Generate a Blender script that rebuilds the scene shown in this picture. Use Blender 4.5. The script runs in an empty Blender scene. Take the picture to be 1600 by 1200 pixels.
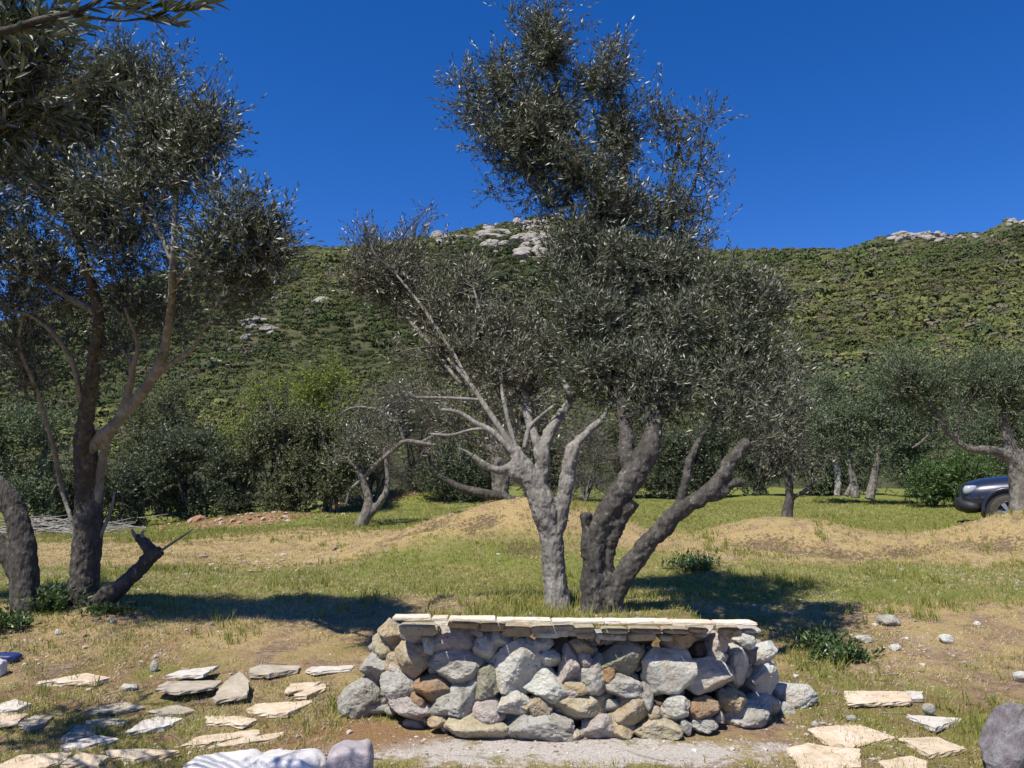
import bpy, bmesh, math, random
import numpy as np
from mathutils import Vector, Matrix
R = math.radians
random.seed(7)
rng = np.random.default_rng(11)
C = bpy.data.collections.new("scene"); bpy.context.scene.collection.children.link(C)
SC = bpy.context.scene

# ------------------------------------------------------------------ camera, sky, sun, exposure
F = 1232.0; CAMZ = 1.6; TH = math.atan(156 / F)
cam = bpy.data.cameras.new("camera"); cam.sensor_width = 36; cam.lens = 36 * F / 1600
cam.clip_start = 0.05; cam.clip_end = 3000
co = bpy.data.objects.new("camera", cam); C.objects.link(co)
co.location = (0, 0, CAMZ); co.rotation_euler = (math.pi / 2 + TH, 0, 0)
SC.camera = co
SUN_TO = Vector((-0.36, -0.46, 0.0)); EL = R(59)
SUN_TO = Vector((SUN_TO.x, SUN_TO.y, 0)).normalized() * math.cos(EL); SUN_TO.z = math.sin(EL)
sl = bpy.data.lights.new("sun", 'SUN'); sl.energy = 5.0; sl.angle = R(0.5); sl.color = (1, 0.94, 0.84)
so = bpy.data.objects.new("sun", sl); C.objects.link(so)
so.rotation_euler = SUN_TO.to_track_quat('Z', 'Y').to_euler()
w = bpy.data.worlds.new("World"); SC.world = w; w.use_nodes = True
wn = w.node_tree; bg = wn.nodes['Background']
sky = wn.nodes.new('ShaderNodeTexSky'); sky.sky_type = 'NISHITA'; sky.sun_disc = False
sky.sun_elevation = EL; sky.sun_rotation = math.atan2(SUN_TO.x, SUN_TO.y)
sky.air_density = 0.9; sky.dust_density = 0.1; sky.ozone_density = 5.5; sky.altitude = 300
hs = wn.nodes.new('ShaderNodeHueSaturation'); hs.inputs['Saturation'].default_value = 1.3
hs.inputs['Value'].default_value = 1.0
tn = wn.nodes.new('ShaderNodeMix'); tn.data_type = 'RGBA'; tn.blend_type = 'MULTIPLY'; tn.inputs[0].default_value = 1
tn.inputs[7].default_value = (1.0, .83, 1.10, 1)      # the camera's cool white balance
wn.links.new(sky.outputs[0], hs.inputs['Color']); wn.links.new(hs.outputs[0], tn.inputs[6]); wn.links.new(tn.outputs[2], bg.inputs[0])
bg.inputs[1].default_value = 0.095
SC.view_settings.view_transform = 'Standard'; SC.view_settings.look = 'None'
SC.view_settings.gamma = 1; SC.view_settings.exposure = 0.52
SC.render.engine = 'CYCLES'
SC.cycles.max_bounces = 6; SC.cycles.diffuse_bounces = 3; SC.cycles.glossy_bounces = 2
SC.cycles.transmission_bounces = 3; SC.cycles.transparent_max_bounces = 4

# ------------------------------------------------------------------ helpers: noise, rays, meshes
def _h(ix, iy, iz, s):
    n = (ix * 374761393 + iy * 668265263 + iz * 2147483647 + s * 974634777) & 0xffffffff
    n = ((n ^ (n >> 13)) * 1274126177) & 0xffffffff
    n = ((n ^ (n >> 15)) * 2246822519) & 0xffffffff
    return ((n ^ (n >> 16)) & 0xffff) / 65535.0
def vn(P, s=0):
    P = np.asarray(P, float); I = np.floor(P).astype(np.int64); f = P - I; f = f * f * (3 - 2 * f)
    r = 0
    for dx in (0, 1):
        wx = f[:, 0] if dx else 1 - f[:, 0]
        for dy in (0, 1):
            wy = f[:, 1] if dy else 1 - f[:, 1]
            for dz in (0, 1):
                wz = f[:, 2] if dz else 1 - f[:, 2]
                r = r + wx * wy * wz * _h(I[:, 0] + dx, I[:, 1] + dy, I[:, 2] + dz, s)
    return r * 2 - 1
def fbm(P, oct=4, s=0, gain=.5):
    P = np.asarray(P, float); a = 1; t = 0; r = 0
    for o in range(oct):
        r = r + a * vn(P * 2 ** o + 17.3 * o, s + o); t += a; a *= gain
    return r / t
def ss(a, b, x):
    t = np.clip((x - a) / (b - a), 0, 1); return t * t * (3 - 2 * t)
CT, ST = math.cos(TH), math.sin(TH)
def ray(px, py):
    r = (px - 800) / F; u = (600 - py) / F
    return r, CT - u * ST, ST + u * CT
def W(px, py, d):                     # the point of the place seen at that spot, d metres ahead
    x, y, z = ray(px, py); k = d / y
    return Vector((x * k, d, CAMZ + z * k))
DK = [-400, 5.3, 6.5, 8.5, 11, 14, 18, 22, 28, 45, 800]
DZ = [0, 0, .14, .36, .44, .50, .66, .92, 1.22, 1.5, 1.5]
BUMPS = [(.35, 12.7, 2.0, 1.4, .92), (4.7, 14.2, 1.8, 1.4, .52), (8.9, 13.4, 1.7, 1.3, .68), (2.6, 11.6, 1.2, .8, .14), (2.6, 14.6, 1., 1.3, -.22), (-2.9, 11.6, 1.3, 1.0, -.12),
         (-1.6, 12.0, 1.6, 1.3, .12), (-3.6, 17, 3, 2, .12), (-4.6, 8.0, 1.1, .8, .09), (-7.2, 22.2, 2.2, .9, .36),
         (-4.5, 26, 2.5, 1.2, .45), (6.3, 12.2, 1.5, 1.0, -.10), (10.9, 17.6, 3, 2, -.05)]
SCARS_AND_SHADE = [(-1.55, 12.2, .55, .22), (-.95, 12.6, .5, .2), (-.45, 11.9, .32, .22), (.2, 11.2, .34, .2), (4.1, 13.0, .75, .35), (5.1, 12.6, .9, .33), (6.4, 12.9, .5, .28), (7.6, 12.6, .45, .3), (2.8, 11.0, .45, .2), (8.5, 12.2, .5, .25), (-3.6, 11.2, .5, .2)]  # eroded earth scars, with tree and branch shade painted in as dark soil
def gz(x, y, micro=True):
    x = np.asarray(x, float); y = np.asarray(y, float)
    z = np.interp(y, DK, DZ)
    z = z - .62 * ss(-1, -9, x) * ss(13, 24, y) * (1 - ss(40, 60, y))
    for bx, by, rx, ry, h in BUMPS:
        z = z + h * np.exp(-((x - bx) / rx) ** 2 - ((y - by) / ry) ** 2)
    for bx, by, rx, ry in SCARS_AND_SHADE:
        z = z - .10 * np.exp(-(((x - bx) / rx) ** 2 + ((y - by) / ry) ** 2) ** 2)
    yb = 5.40 + .30 * (np.abs(x - .38) / 1.1) ** 3
    bed = ss(yb, yb + .14, y) * (1 - ss(6.9, 8.6, y)) * (1 - ss(.98, 1.22 + .12 * ss(5.5, 6.5, y), np.abs(x - .38)))
    z = z + (np.maximum(.62, z) - z) * bed
    if micro:
        P = np.stack([x.ravel(), y.ravel(), x.ravel() * 0], 1)
        m = fbm(P * .7, 4, 3) * .09 * ss(5, 10, P[:, 1]) - np.abs(fbm(P * 1.7, 3, 4)) * .06 * ss(7, 11, P[:, 1]) + fbm(P * 5, 4, 5, .6) * .016
        z = z + m.reshape(z.shape)
    return z
def gzf(x, y): return float(gz(np.array([x]), np.array([y]))[0])
def G(px, py):                        # where the sight line meets the ground
    x, y, z = ray(px, py)
    D = np.arange(3.0, 60, .02); k = D / y
    hit = np.nonzero(CAMZ + z * k <= gz(x * k, D, False))[0]; d = float(D[hit[0]]) if len(hit) else 60.
    k = d / y
    return Vector((x * k, d, CAMZ + z * k))
def mesh(name, V, faces, mats, parent=None, smooth=True, fm=None, loc=None):
    """faces: list of int arrays (n,k)."""
    V = np.asarray(V, np.float64)
    me = bpy.data.meshes.new(name)
    me.vertices.add(len(V)); me.vertices.foreach_set('co', V.ravel())
    fl = [np.asarray(f, np.int32) for f in faces if len(f)]
    nl = sum(f.size for f in fl); npoly = sum(len(f) for f in fl)
    me.loops.add(nl); me.loops.foreach_set('vertex_index', np.concatenate([f.ravel() for f in fl]))
    tot = np.concatenate([np.full(len(f), f.shape[1], np.int32) for f in fl])
    st = np.concatenate([[0], np.cumsum(tot)[:-1]]).astype(np.int32)
    me.polygons.add(npoly); me.polygons.foreach_set('loop_start', st)
    if fm is not None: me.polygons.foreach_set('material_index', np.asarray(fm, np.int32))
    me.polygons.foreach_set('use_smooth', np.full(npoly, smooth))
    me.update(calc_edges=True); me.validate()
    for m in (mats if isinstance(mats, (list, tuple)) else [mats]): me.materials.append(m)
    o = bpy.data.objects.new(name, me); C.objects.link(o)
    if parent: o.parent = parent
    if loc is not None: o.location = loc
    return o
def tag(o, label=None, cat=None, group=None, kind=None):
    if label: o['label'] = label
    if cat: o['category'] = cat
    if group: o['group'] = group
    if kind: o['kind'] = kind
    return o
def empty(name, loc, label, cat, group=None):
    o = bpy.data.objects.new(name, None); C.objects.link(o); o.location = loc; o.empty_display_size = .2
    return tag(o, label, cat, group)

# ------------------------------------------------------------------ materials
class NT:
    def __init__(s, name):
        s.m = bpy.data.materials.new(name); s.m.use_nodes = True; s.t = s.m.node_tree
        s.b = s.t.nodes['Principled BSDF']; s.out = s.t.nodes['Material Output']
        s.b.inputs['Roughness'].default_value = .9; s.b.inputs['Specular IOR Level'].default_value = .25
    def n(s, typ, **k):
        n = s.t.nodes.new(typ)
        for a, v in k.items():
            if a.startswith('i_'): n.inputs[a[2:].replace('_', ' ')].default_value = v
            else: setattr(n, a, v)
        return n
    def l(s, a, b): s.t.links.new(a, b)
    def coord(s, kind='Object'):
        return s.n('ShaderNodeTexCoord').outputs[kind]
    def noise(s, vec, scale, detail=6, rough=.6, dist=0):
        n = s.n('ShaderNodeTexNoise'); n.inputs['Scale'].default_value = scale; n.inputs['Detail'].default_value = detail
        n.inputs['Roughness'].default_value = rough; n.inputs['Distortion'].default_value = dist
        s.l(vec, n.inputs['Vector']); return n.outputs['Fac']
    def ramp(s, fac, stops):
        r = s.n('ShaderNodeValToRGB'); e = r.color_ramp.elements
        while len(e) > 1: e.remove(e[-1])
        e[0].position = stops[0][0]; e[0].color = (*stops[0][1], 1) if len(stops[0][1]) == 3 else stops[0][1]
        for p, c in stops[1:]:
            q = e.new(p); q.color = (*c, 1)
        s.l(fac, r.inputs[0]); return r.outputs[0]
    def mix(s, fac, a, b, mode='MIX'):
        m = s.n('ShaderNodeMix', data_type='RGBA', blend_type=mode)
        for sock, v in ((m.inputs[0], fac), (m.inputs[6], a), (m.inputs[7], b)):
            if hasattr(v, 'links'): s.l(v, sock)
            elif isinstance(v, (int, float)): sock.default_value = v
            else: sock.default_value = (*v, 1)
        return m.outputs[2]
    def math(s, op, a, b=0., clamp=False):
        m = s.n('ShaderNodeMath', operation=op, use_clamp=clamp)
        for sock, v in ((m.inputs[0], a), (m.inputs[1], b)):
            if hasattr(v, 'links'): s.l(v, sock)
            else: sock.default_value = v
        return m.outputs[0]
    def bump(s, h, strength=.5, dist=.02):
        b = s.n('ShaderNodeBump'); b.inputs['Strength'].default_value = strength; b.inputs['Distance'].default_value = dist
        s.l(h, b.inputs['Height']); s.l(b.outputs[0], s.b.inputs['Normal'])
    def col(s, c): s.l(c, s.b.inputs['Base Color'])
g3 = lambda v: (v, v, v)

def leaf_mat(name, cols, back, trans=.25, rough=.42, spec=.5, tcol=None):
    t = NT(name); geo = t.n('ShaderNodeNewGeometry')
    c = t.ramp(geo.outputs['Random Per Island'], [(i / max(1, len(cols) - 1), k) for i, k in enumerate(cols)])
    c2 = t.mix(geo.outputs['Backfacing'], c, t.mix(.55, c, back))
    t.col(c2); t.b.inputs['Roughness'].default_value = rough; t.b.inputs['Specular IOR Level'].default_value = spec
    tr = t.n('ShaderNodeBsdfTranslucent'); t.l(t.mix(.6, c, tcol or (.12, .16, .03)), tr.inputs[0])
    mx = t.n('ShaderNodeMixShader'); mx.inputs[0].default_value = trans
    t.l(t.b.outputs[0], mx.inputs[1]); t.l(tr.outputs[0], mx.inputs[2]); t.l(mx.outputs[0], t.out.inputs[0])
    return t.m
M = {}
M['olive'] = leaf_mat('olive_leaf', [(.016, .026, .010), (.028, .042, .016), (.042, .058, .024), (.07, .082, .042), (.15, .155, .105)], (.22, .225, .175), .14)
M['olive_grey'] = leaf_mat('grey_olive_leaf', [(.03, .036, .018), (.05, .056, .03), (.085, .088, .052), (.13, .125, .08), (.19, .175, .125)], (.24, .235, .18), .12)
M['olive_far'] = leaf_mat('far_olive_leaf', [(.025, .06, .015), (.045, .09, .025), (.075, .125, .038), (.13, .17, .07)], (.17, .19, .13), .18, .6, .3)
M['shrub_dark'] = leaf_mat('dark_shrub_leaf', [(.028, .05, .02), (.048, .078, .03), (.07, .10, .042), (.12, .135, .075)], (.08, .09, .06), .15, .5, .4)
M['shrub_mix'] = leaf_mat('mixed_shrub_leaf', [(.045, .062, .022), (.08, .105, .035), (.11, .13, .05), (.17, .16, .08)], (.14, .15, .08), .18, .6, .3)
M['shrub_yellow'] = leaf_mat('yellow_green_leaf', [(.09, .12, .02), (.16, .20, .03), (.24, .28, .05)], (.2, .24, .06), .3, .6, .3, (.3, .36, .03))
M['shrub_bright'] = leaf_mat('bright_green_leaf', [(.045, .095, .02), (.075, .13, .03), (.12, .18, .045)], (.09, .14, .045), .25, .5, .4, (.12, .25, .02))
M['twiggy'] = leaf_mat('dry_twig_leaf', [(.07, .062, .045), (.12, .105, .08), (.17, .15, .12)], (.14, .13, .1), .05, .8, .2)
M['red_leaf'] = leaf_mat('russet_leaf', [(.18, .07, .03), (.26, .11, .04)], (.2, .1, .05), .2, .7, .2)

def bark_mat(name, dark, mid, light, sc=1.0):
    t = NT(name); v = t.coord()
    mp = t.n('ShaderNodeMapping'); mp.inputs['Scale'].default_value = (1, 1, .35); t.l(v, mp.inputs['Vector'])
    a = t.noise(mp.outputs[0], 22 * sc, 8, .7, .6); b = t.noise(v, 4.5 * sc, 6, .65, .4)
    c = t.ramp(a, [(.3, dark), (.5, mid), (.72, light)])
    c = t.mix(t.ramp(b, [(.42, g3(0)), (.62, g3(1))]), c, t.ramp(a, [(.3, tuple(x * .55 for x in mid)), (.7, tuple(x * .8 for x in mid))]))
    sp = t.ramp(t.noise(v, 17 * sc, 6, .7, .5), [(.60, g3(0)), (.68, g3(.45))])
    c = t.mix(sp, c, (.36, .36, .31)); t.col(c)
    vo = t.n('ShaderNodeTexVoronoi'); vo.inputs['Scale'].default_value = 34 * sc; t.l(mp.outputs[0], vo.inputs['Vector'])
    t.bump(t.math('ADD', a, t.math('MULTIPLY', vo.outputs[0], .6)), .9, .02 / sc); return t.m
M['bark_pale'] = bark_mat('pale_bark', (.10, .09, .075), (.23, .215, .185), (.36, .345, .31))
M['bark_dark'] = bark_mat('dark_bark', (.022, .020, .017), (.075, .068, .058), (.18, .168, .145))
M['bark_far'] = bark_mat('far_bark', (.08, .07, .055), (.17, .155, .13), (.30, .28, .24), .6)
M['twig'] = bark_mat('twig_bark', (.06, .055, .045), (.12, .11, .09), (.2, .19, .16))
M['dead'] = bark_mat('bleached_wood', (.2, .19, .17), (.33, .31, .28), (.45, .43, .4))

def stone_mat(name, base, alt, pale=(.60, .58, .53), dark=(.06, .055, .05), sc=1.0, blemish=.5):
    t = NT(name); v = t.coord(); oi = t.n('ShaderNodeObjectInfo')
    off = t.n('ShaderNodeVectorMath', operation='ADD'); t.l(v, off.inputs[0])
    cx = t.n('ShaderNodeCombineXYZ'); r = t.math('MULTIPLY', oi.outputs['Random'], 37.); t.l(r, cx.inputs[0]); t.l(r, cx.inputs[2])
    t.l(cx.outputs[0], off.inputs[1]); v = off.outputs[0]
    a = t.noise(v, 9 * sc, 9, .7, .5); b = t.noise(v, 30 * sc, 8, .75, .3); d = t.noise(v, 4 * sc, 5, .6, .8)
    c = t.mix(t.ramp(d, [(.42, g3(0)), (.6, g3(1))]), base, alt)
    c = t.mix(t.ramp(a, [(.48, g3(0)), (.66, g3(.8))]), c, pale)
    c = t.mix(t.ramp(b, [(.33, g3(.85)), (.42, g3(0))]), c, dark)
    ms = t.n('ShaderNodeTexVoronoi'); ms.inputs['Scale'].default_value = 16 * sc; t.l(v, ms.inputs['Vector'])
    c = t.mix(t.math('MULTIPLY', t.ramp(t.noise(v, 6 * sc, 7, .7, 1.2), [(.56, g3(0)), (.63, g3(1))]), blemish), c, (.10, .10, .075))
    t.col(c)
    t.bump(t.math('ADD', t.math('MULTIPLY', b, .7), t.math('ADD', a, t.math('MULTIPLY', ms.outputs[0], .3))), 1.0, .05 / sc)
    return t.m
M['s_grey'] = stone_mat('grey_limestone', (0.505, 0.490, 0.435), (0.378, 0.354, 0.289), (.58, .55, .49))
M['s_light'] = stone_mat('pale_limestone', (0.647, 0.657, 0.580), (0.556, 0.502, 0.408), (.67, .63, .56), blemish=.35)
M['s_tan'] = stone_mat('tan_limestone', (0.553, 0.438, 0.263), (0.411, 0.334, 0.216), (.54, .49, .42))
M['s_cream'] = stone_mat('cream_limestone', (0.605, 0.528, 0.347), (0.476, 0.411, 0.263), (.56, .52, .44), blemish=.25)
M['s_orange'] = stone_mat('rust_stone', (.40, .25, .13), (.36, .27, .18), (.42, .32, .23), blemish=.25)
M['s_pink'] = stone_mat('pinkish_limestone', (0.556, 0.476, 0.421), (0.429, 0.386, 0.342), (.56, .52, .47), blemish=.3)
M['s_green'] = stone_mat('mossy_limestone', (0.309, 0.303, 0.197), (0.399, 0.373, 0.275), (.40, .39, .34), blemish=.7)
M['s_dark'] = stone_mat('earthy_fill', (.10, .075, .055), (.14, .10, .07), (.2, .17, .14), (.03, .025, .02), 1.5)
M['hill_rock'] = stone_mat('hill_rock', (.33, .305, .265), (.23, .205, .165), (.42, .40, .365), (.12, .11, .10), .22)

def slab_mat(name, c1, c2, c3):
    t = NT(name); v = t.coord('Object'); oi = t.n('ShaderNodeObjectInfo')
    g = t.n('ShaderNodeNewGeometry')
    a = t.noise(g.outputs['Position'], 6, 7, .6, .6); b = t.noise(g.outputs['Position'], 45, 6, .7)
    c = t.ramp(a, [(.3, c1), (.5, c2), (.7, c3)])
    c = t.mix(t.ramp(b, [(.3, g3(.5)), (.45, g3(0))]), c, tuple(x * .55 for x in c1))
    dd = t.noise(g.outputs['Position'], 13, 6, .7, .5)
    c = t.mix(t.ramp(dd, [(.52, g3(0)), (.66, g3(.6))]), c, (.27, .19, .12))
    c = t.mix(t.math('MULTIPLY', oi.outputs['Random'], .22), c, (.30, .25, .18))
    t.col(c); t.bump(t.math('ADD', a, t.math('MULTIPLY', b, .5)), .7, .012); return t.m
M['slab'] = slab_mat('cream_flagstone', (.46, .36, .245), (.55, .45, .325), (.60, .53, .43))
M['coping'] = slab_mat('coping_stone', (.56, .47, .35), (.66, .58, .46), (.70, .65, .56))
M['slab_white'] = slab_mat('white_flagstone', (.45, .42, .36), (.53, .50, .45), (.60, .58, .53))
M['slab_grey'] = slab_mat('shade_grey_flagstone', (.26, .23, .18), (.36, .32, .25), (.45, .41, .34))  # grey slabs; the tree shade on them is worked into this darker colour

def ground_mat():
    t = NT('ground_soil_and_grass'); g = t.n('ShaderNodeNewGeometry'); P = g.outputs['Position']
    sep = t.n('ShaderNodeSeparateXYZ'); t.l(P, sep.inputs[0]); X, Y = sep.outputs[0], sep.outputs[1]
    n1 = t.noise(P, .55, 5, .6, .3); n2 = t.noise(P, 3.2, 6, .65, .2); n3 = t.noise(P, 17, 6, .7); n4 = t.noise(P, 70, 5, .7)
    fine = t.noise(P, 160, 3, .7)
    dirt = t.ramp(n3, [(.3, (.13, .08, .048)), (.46, (.26, .175, .115)), (.6, (.35, .255, .18)), (.76, (.46, .39, .30))])
    red = t.ramp(n3, [(.3, (.16, .07, .03)), (.6, (.33, .17, .085)), (.75, (.42, .27, .16))])
    dry = t.ramp(n4, [(.25, (.24, .17, .07)), (.5, (.46, .35, .16)), (.75, (.62, .50, .27))])
    green = t.ramp(n4, [(.25, (.08, .10, .022)), (.5, (.19, .22, .05)), (.75, (.32, .34, .11))])
    def rng_(s, a, b):
        m = t.n('ShaderNodeMapRange', interpolation_type='SMOOTHSTEP'); t.l(s, m.inputs[0]); m.inputs[1].default_value = a; m.inputs[2].default_value = b
        return m.outputs[0]
    # bare ground close by, dry grass then green strips further off
    far = rng_(Y, 5.6, 9.0)
    c = t.mix(t.ramp(n2, [(.42, g3(0)), (.60, g3(1))]), dirt, dry)
    c = t.mix(t.math('MULTIPLY', t.ramp(n1, [(.5, g3(0)), (.62, g3(1))]), .6), c, red)
    n5 = t.noise(P, 1.3, 5, .7, .8)
    c = t.mix(far, c, t.mix(t.ramp(n2, [(.38, g3(.7)), (.52, g3(0))]), dry, dirt))
    c = t.mix(t.math('MULTIPLY', t.ramp(n5, [(.58, g3(0)), (.66, g3(1))]), .75), c, t.ramp(n3, [(.35, (.10, .075, .045)), (.65, (.27, .20, .13))]))
    c = t.mix(t.math('MULTIPLY', t.ramp(n5, [(.30, g3(1)), (.42, g3(0))]), .4), c, (.56, .47, .32))
    band1 = t.math('MULTIPLY', rng_(Y, 8.2, 9.0), t.math('SUBTRACT', 1., rng_(Y, 11.0, 12.0)))
    band2 = rng_(Y, 15.5, 18.5)
    near = t.math('MULTIPLY', t.math('SUBTRACT', 1., far), .30)
    gm = t.math('ADD', t.math('ADD', t.math('MULTIPLY', band1, .55), t.math('MULTIPLY', band2, .85)), t.math('ADD', near, .12))
    gmask = t.math('MULTIPLY', t.math('SUBTRACT', t.math('ADD', t.math('MULTIPLY', gm, .64), t.math('ADD', t.math('MULTIPLY', n2, .5), t.math('MULTIPLY', n1, .6))), .78), 5., True)
    c = t.mix(gmask, c, green)
    # lime dust left in front of the wall
    def ell(cx, cy, rx, ry):
        a = t.math('DIVIDE', t.math('SUBTRACT', X, cx), rx); b = t.math('DIVIDE', t.math('SUBTRACT', Y, cy), ry)
        return t.math('ADD', t.math('MULTIPLY', a, a), t.math('MULTIPLY', b, b))
    e = t.math('ADD', ell(.28, 4.98, 1.45, .26), t.math('MULTIPLY', t.math('SUBTRACT', n3, .5), 3.2))
    e = t.math('ADD', e, t.math('MULTIPLY', t.math('SUBTRACT', n2, .5), 4.2))
    c = t.mix(t.math('SUBTRACT', 1., rng_(e, .35, 1.25)), c, t.ramp(n4, [(.3, (.46, .41, .34)), (.5, (.66, .62, .56)), (.7, (.78, .76, .72))]))
    e = t.math('ADD', ell(-1.15, 5.25, .75, .35), t.math('MULTIPLY', t.math('SUBTRACT', n3, .5), 2.5))
    c = t.mix(t.math('MULTIPLY', t.math('SUBTRACT', 1., rng_(e, .3, 1.3)), .75), c, t.ramp(n4, [(.3, (.22, .11, .05)), (.7, (.42, .27, .14))]))
    for (ex, ey, rx_, ry_) in ((-7.2, 21.9, 1.8, .9), (-4.5, 25.8, 1.6, 1.0)):
        e = t.math('ADD', ell(ex, ey, rx_, ry_), t.math('MULTIPLY', t.math('SUBTRACT', n2, .5), 1.6))
        c = t.mix(t.math('MULTIPLY', t.math('SUBTRACT', 1., rng_(e, .7, 1.2)), .9), c, t.ramp(n3, [(.3, (.22, .11, .06)), (.55, (.36, .21, .13)), (.75, (.45, .36, .27))]))
    for (ex, ey, rx_, ry_) in SCARS_AND_SHADE:  # dark soil colour of the scars, tree shade on the banks included
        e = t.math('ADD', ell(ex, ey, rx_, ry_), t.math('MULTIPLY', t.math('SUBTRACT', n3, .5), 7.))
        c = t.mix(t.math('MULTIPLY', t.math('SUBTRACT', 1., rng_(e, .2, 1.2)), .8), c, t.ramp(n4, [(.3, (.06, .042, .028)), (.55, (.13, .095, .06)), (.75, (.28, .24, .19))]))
    c = t.mix(t.ramp(n4, [(.34, g3(.6)), (.47, g3(0))]), c, t.mix(.35, c, (.07, .045, .025)))
    c = t.mix(t.ramp(fine, [(.36, g3(.65)), (.50, g3(0))]), c, t.mix(.5, c, (.05, .04, .02)))
    c = t.mix(t.math('MULTIPLY', t.ramp(fine, [(.62, g3(0)), (.70, g3(1))]), .4), c, (.52, .47, .38))
    c = t.mix(1., c, (.88, .86, .86), 'MULTIPLY')
    t.col(c); t.b.inputs['Roughness'].default_value = 1; t.b.inputs['Specular IOR Level'].default_value = .1
    t.bump(t.math('ADD', t.math('ADD', n3, n4), t.math('MULTIPLY', fine, .5)), .95, .019); return t.m
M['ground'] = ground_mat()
def hill_mat():
    t = NT('hill_soil'); g = t.n('ShaderNodeNewGeometry'); P = g.outputs['Position']
    a = t.noise(P, .05, 6, .6, .4); b = t.noise(P, .7, 8, .7)
    c = t.ramp(b, [(.3, (.035, .045, .015)), (.5, (.075, .085, .03)), (.7, (.14, .135, .06))])
    c = t.mix(t.ramp(a, [(.45, g3(0)), (.65, g3(.4))]), c, (.13, .11, .06))
    t.col(c); t.bump(b, 1., 1.2); return t.m
M['hill'] = hill_mat()
def grass_mat(name, cols, trans=.3):
    return leaf_mat(name, cols, cols[-1], trans, .7, .2, (.3, .34, .06))
M['grass'] = grass_mat('green_grass', [(.09, .13, .02), (.17, .21, .035), (.27, .29, .06), (.38, .35, .12)])
M['straw'] = grass_mat('dry_grass', [(.26, .19, .08), (.42, .32, .14), (.54, .43, .21), (.58, .50, .30)], .15)
def simple(name, c, rough=.5, spec=.5, metal=0, coat=0, var=0, bump=0, sc=30):
    t = NT(name); v = t.coord(); n = t.noise(v, sc, 5, .6)
    t.col(t.ramp(n, [(.3, tuple(x * (1 - var) for x in c)), (.7, tuple(min(1, x * (1 + var)) for x in c))]))
    t.b.inputs['Roughness'].default_value = rough; t.b.inputs['Specular IOR Level'].default_value = spec
    t.b.inputs['Metallic'].default_value = metal; t.b.inputs['Coat Weight'].default_value = coat
    if bump: t.bump(n, .5, bump)
    return t.m
M['car'] = simple('car_paint', (.020, .024, .042), .32, .5, .35, 1., .06)
M['trim'] = simple('dark_plastic', (.02, .02, .025), .6, .4, var=.2)
M['tyre'] = simple('tyre_rubber', (.055, .05, .042), .9, .2, var=.3)
M['rim'] = simple('alloy', (.55, .55, .56), .3, .5, .9, var=.05)
M['glass'] = simple('car_glass', (.02, .025, .03), .05, .8)
M['lamp'] = simple('lamp_glass', (.35, .38, .42), .12, .8, coat=.6)
def sack_mat(name, c):
    t = NT(name); v = t.coord(); a = t.noise(v, 7, 5, .6, .4)
    t.col(t.ramp(a, [(.35, tuple(x * .82 for x in c)), (.6, c)])); t.b.inputs['Roughness'].default_value = .5
    t.bump(t.math('ADD', a, t.math('MULTIPLY', t.noise(v, 90, 3, .6), .15)), .6, .03); return t.m
M['sack'] = sack_mat('white_sack', (.60, .585, .57)); M['sack_pink'] = sack_mat('lilac_sack', (.36, .32, .33))
M['blue'] = simple('blue_plastic', (.015, .03, .12), .5, var=.15)
M['weed'] = leaf_mat('weed_leaf', [(.02, .05, .015), (.045, .09, .02), (.08, .13, .03)], (.07, .11, .04), .2)

# ------------------------------------------------------------------ the setting
def build_ground():
    u = np.linspace(-1, 1, 560); xs = .9 * np.sinh(u * 7.2) * 1.0 + 0; xs = xs * 1.0
    xs = 4.2 * np.sinh(u * 5.3) / 1.0
    v = np.linspace(-1, 1, 640); ys = 6.2 + 3.6 * np.sinh(v * 5.4)
    Xg, Yg = np.meshgrid(xs, ys); Z = gz(Xg, Yg)
    hi = np.sqrt(Xg ** 2 + Yg ** 2); Z = Z - 6 * ss(60, 140, hi)
    nx, ny = len(xs), len(ys); V = np.stack([Xg.ravel(), Yg.ravel(), Z.ravel()], 1)
    i = np.arange(nx * ny).reshape(ny, nx)
    Fc = np.stack([i[:-1, :-1].ravel(), i[:-1, 1:].ravel(), i[1:, 1:].ravel(), i[1:, :-1].ravel()], 1)
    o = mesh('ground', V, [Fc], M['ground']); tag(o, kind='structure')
build_ground()
SKX = [-1500, -600, 0, 160, 330, 470, 560, 680, 780, 870, 960, 1060, 1150, 1340, 1400, 1450, 1560, 1600, 1750, 2300, 3200]
SKY = [640, 590, 500, 450, 405, 387, 384, 366, 348, 338, 356, 384, 391, 389, 370, 372, 362, 345, 350, 420, 560]
RX = [-1500, 0, 500, 870, 1050, 1300, 3200]
RR = [200, 210, 250, 290, 360, 430, 430]
def hill_h(px, r):                    # px stands for the bearing of the slope
    e = np.interp(px, SKX, SKY)
    tanE = np.tan(np.arctan((600 - e) / F) + TH)
    Rs = np.interp(px, RX, RR)
    cosb = 1 / np.sqrt(1 + ((px - 800) / F) ** 2)
    top = tanE * Rs * cosb * 1.0
    t = (r - 36) / (Rs - 36)
    up = np.where(t < 1, .15 * np.clip(t, 0, 1) + .85 * np.clip(t, 0, 1) ** 1.35, 1 - .5 * np.clip(t - 1, 0, 1) ** 1.2)
    return 1.3 + (top + .3) * up * 1.0
def hill_z(x, y):
    r = np.hypot(x, y); px = 800 + F * x / np.maximum(y, .2 * r)
    z = hill_h(px, r)
    P = np.stack([x, y, 0 * x], 1); Rs = np.interp(px, RX, RR)
    fade = ss(40, 110, r)
    z = z + fade * (fbm(P * .018, 4, 9) * 8.0 * (1 - .8 * ss(.8, 1.0, r / Rs)) + fbm(P * .12, 3, 12) * .9)
    return z - 1.2 * (1 - ss(36, 48, r))
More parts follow.
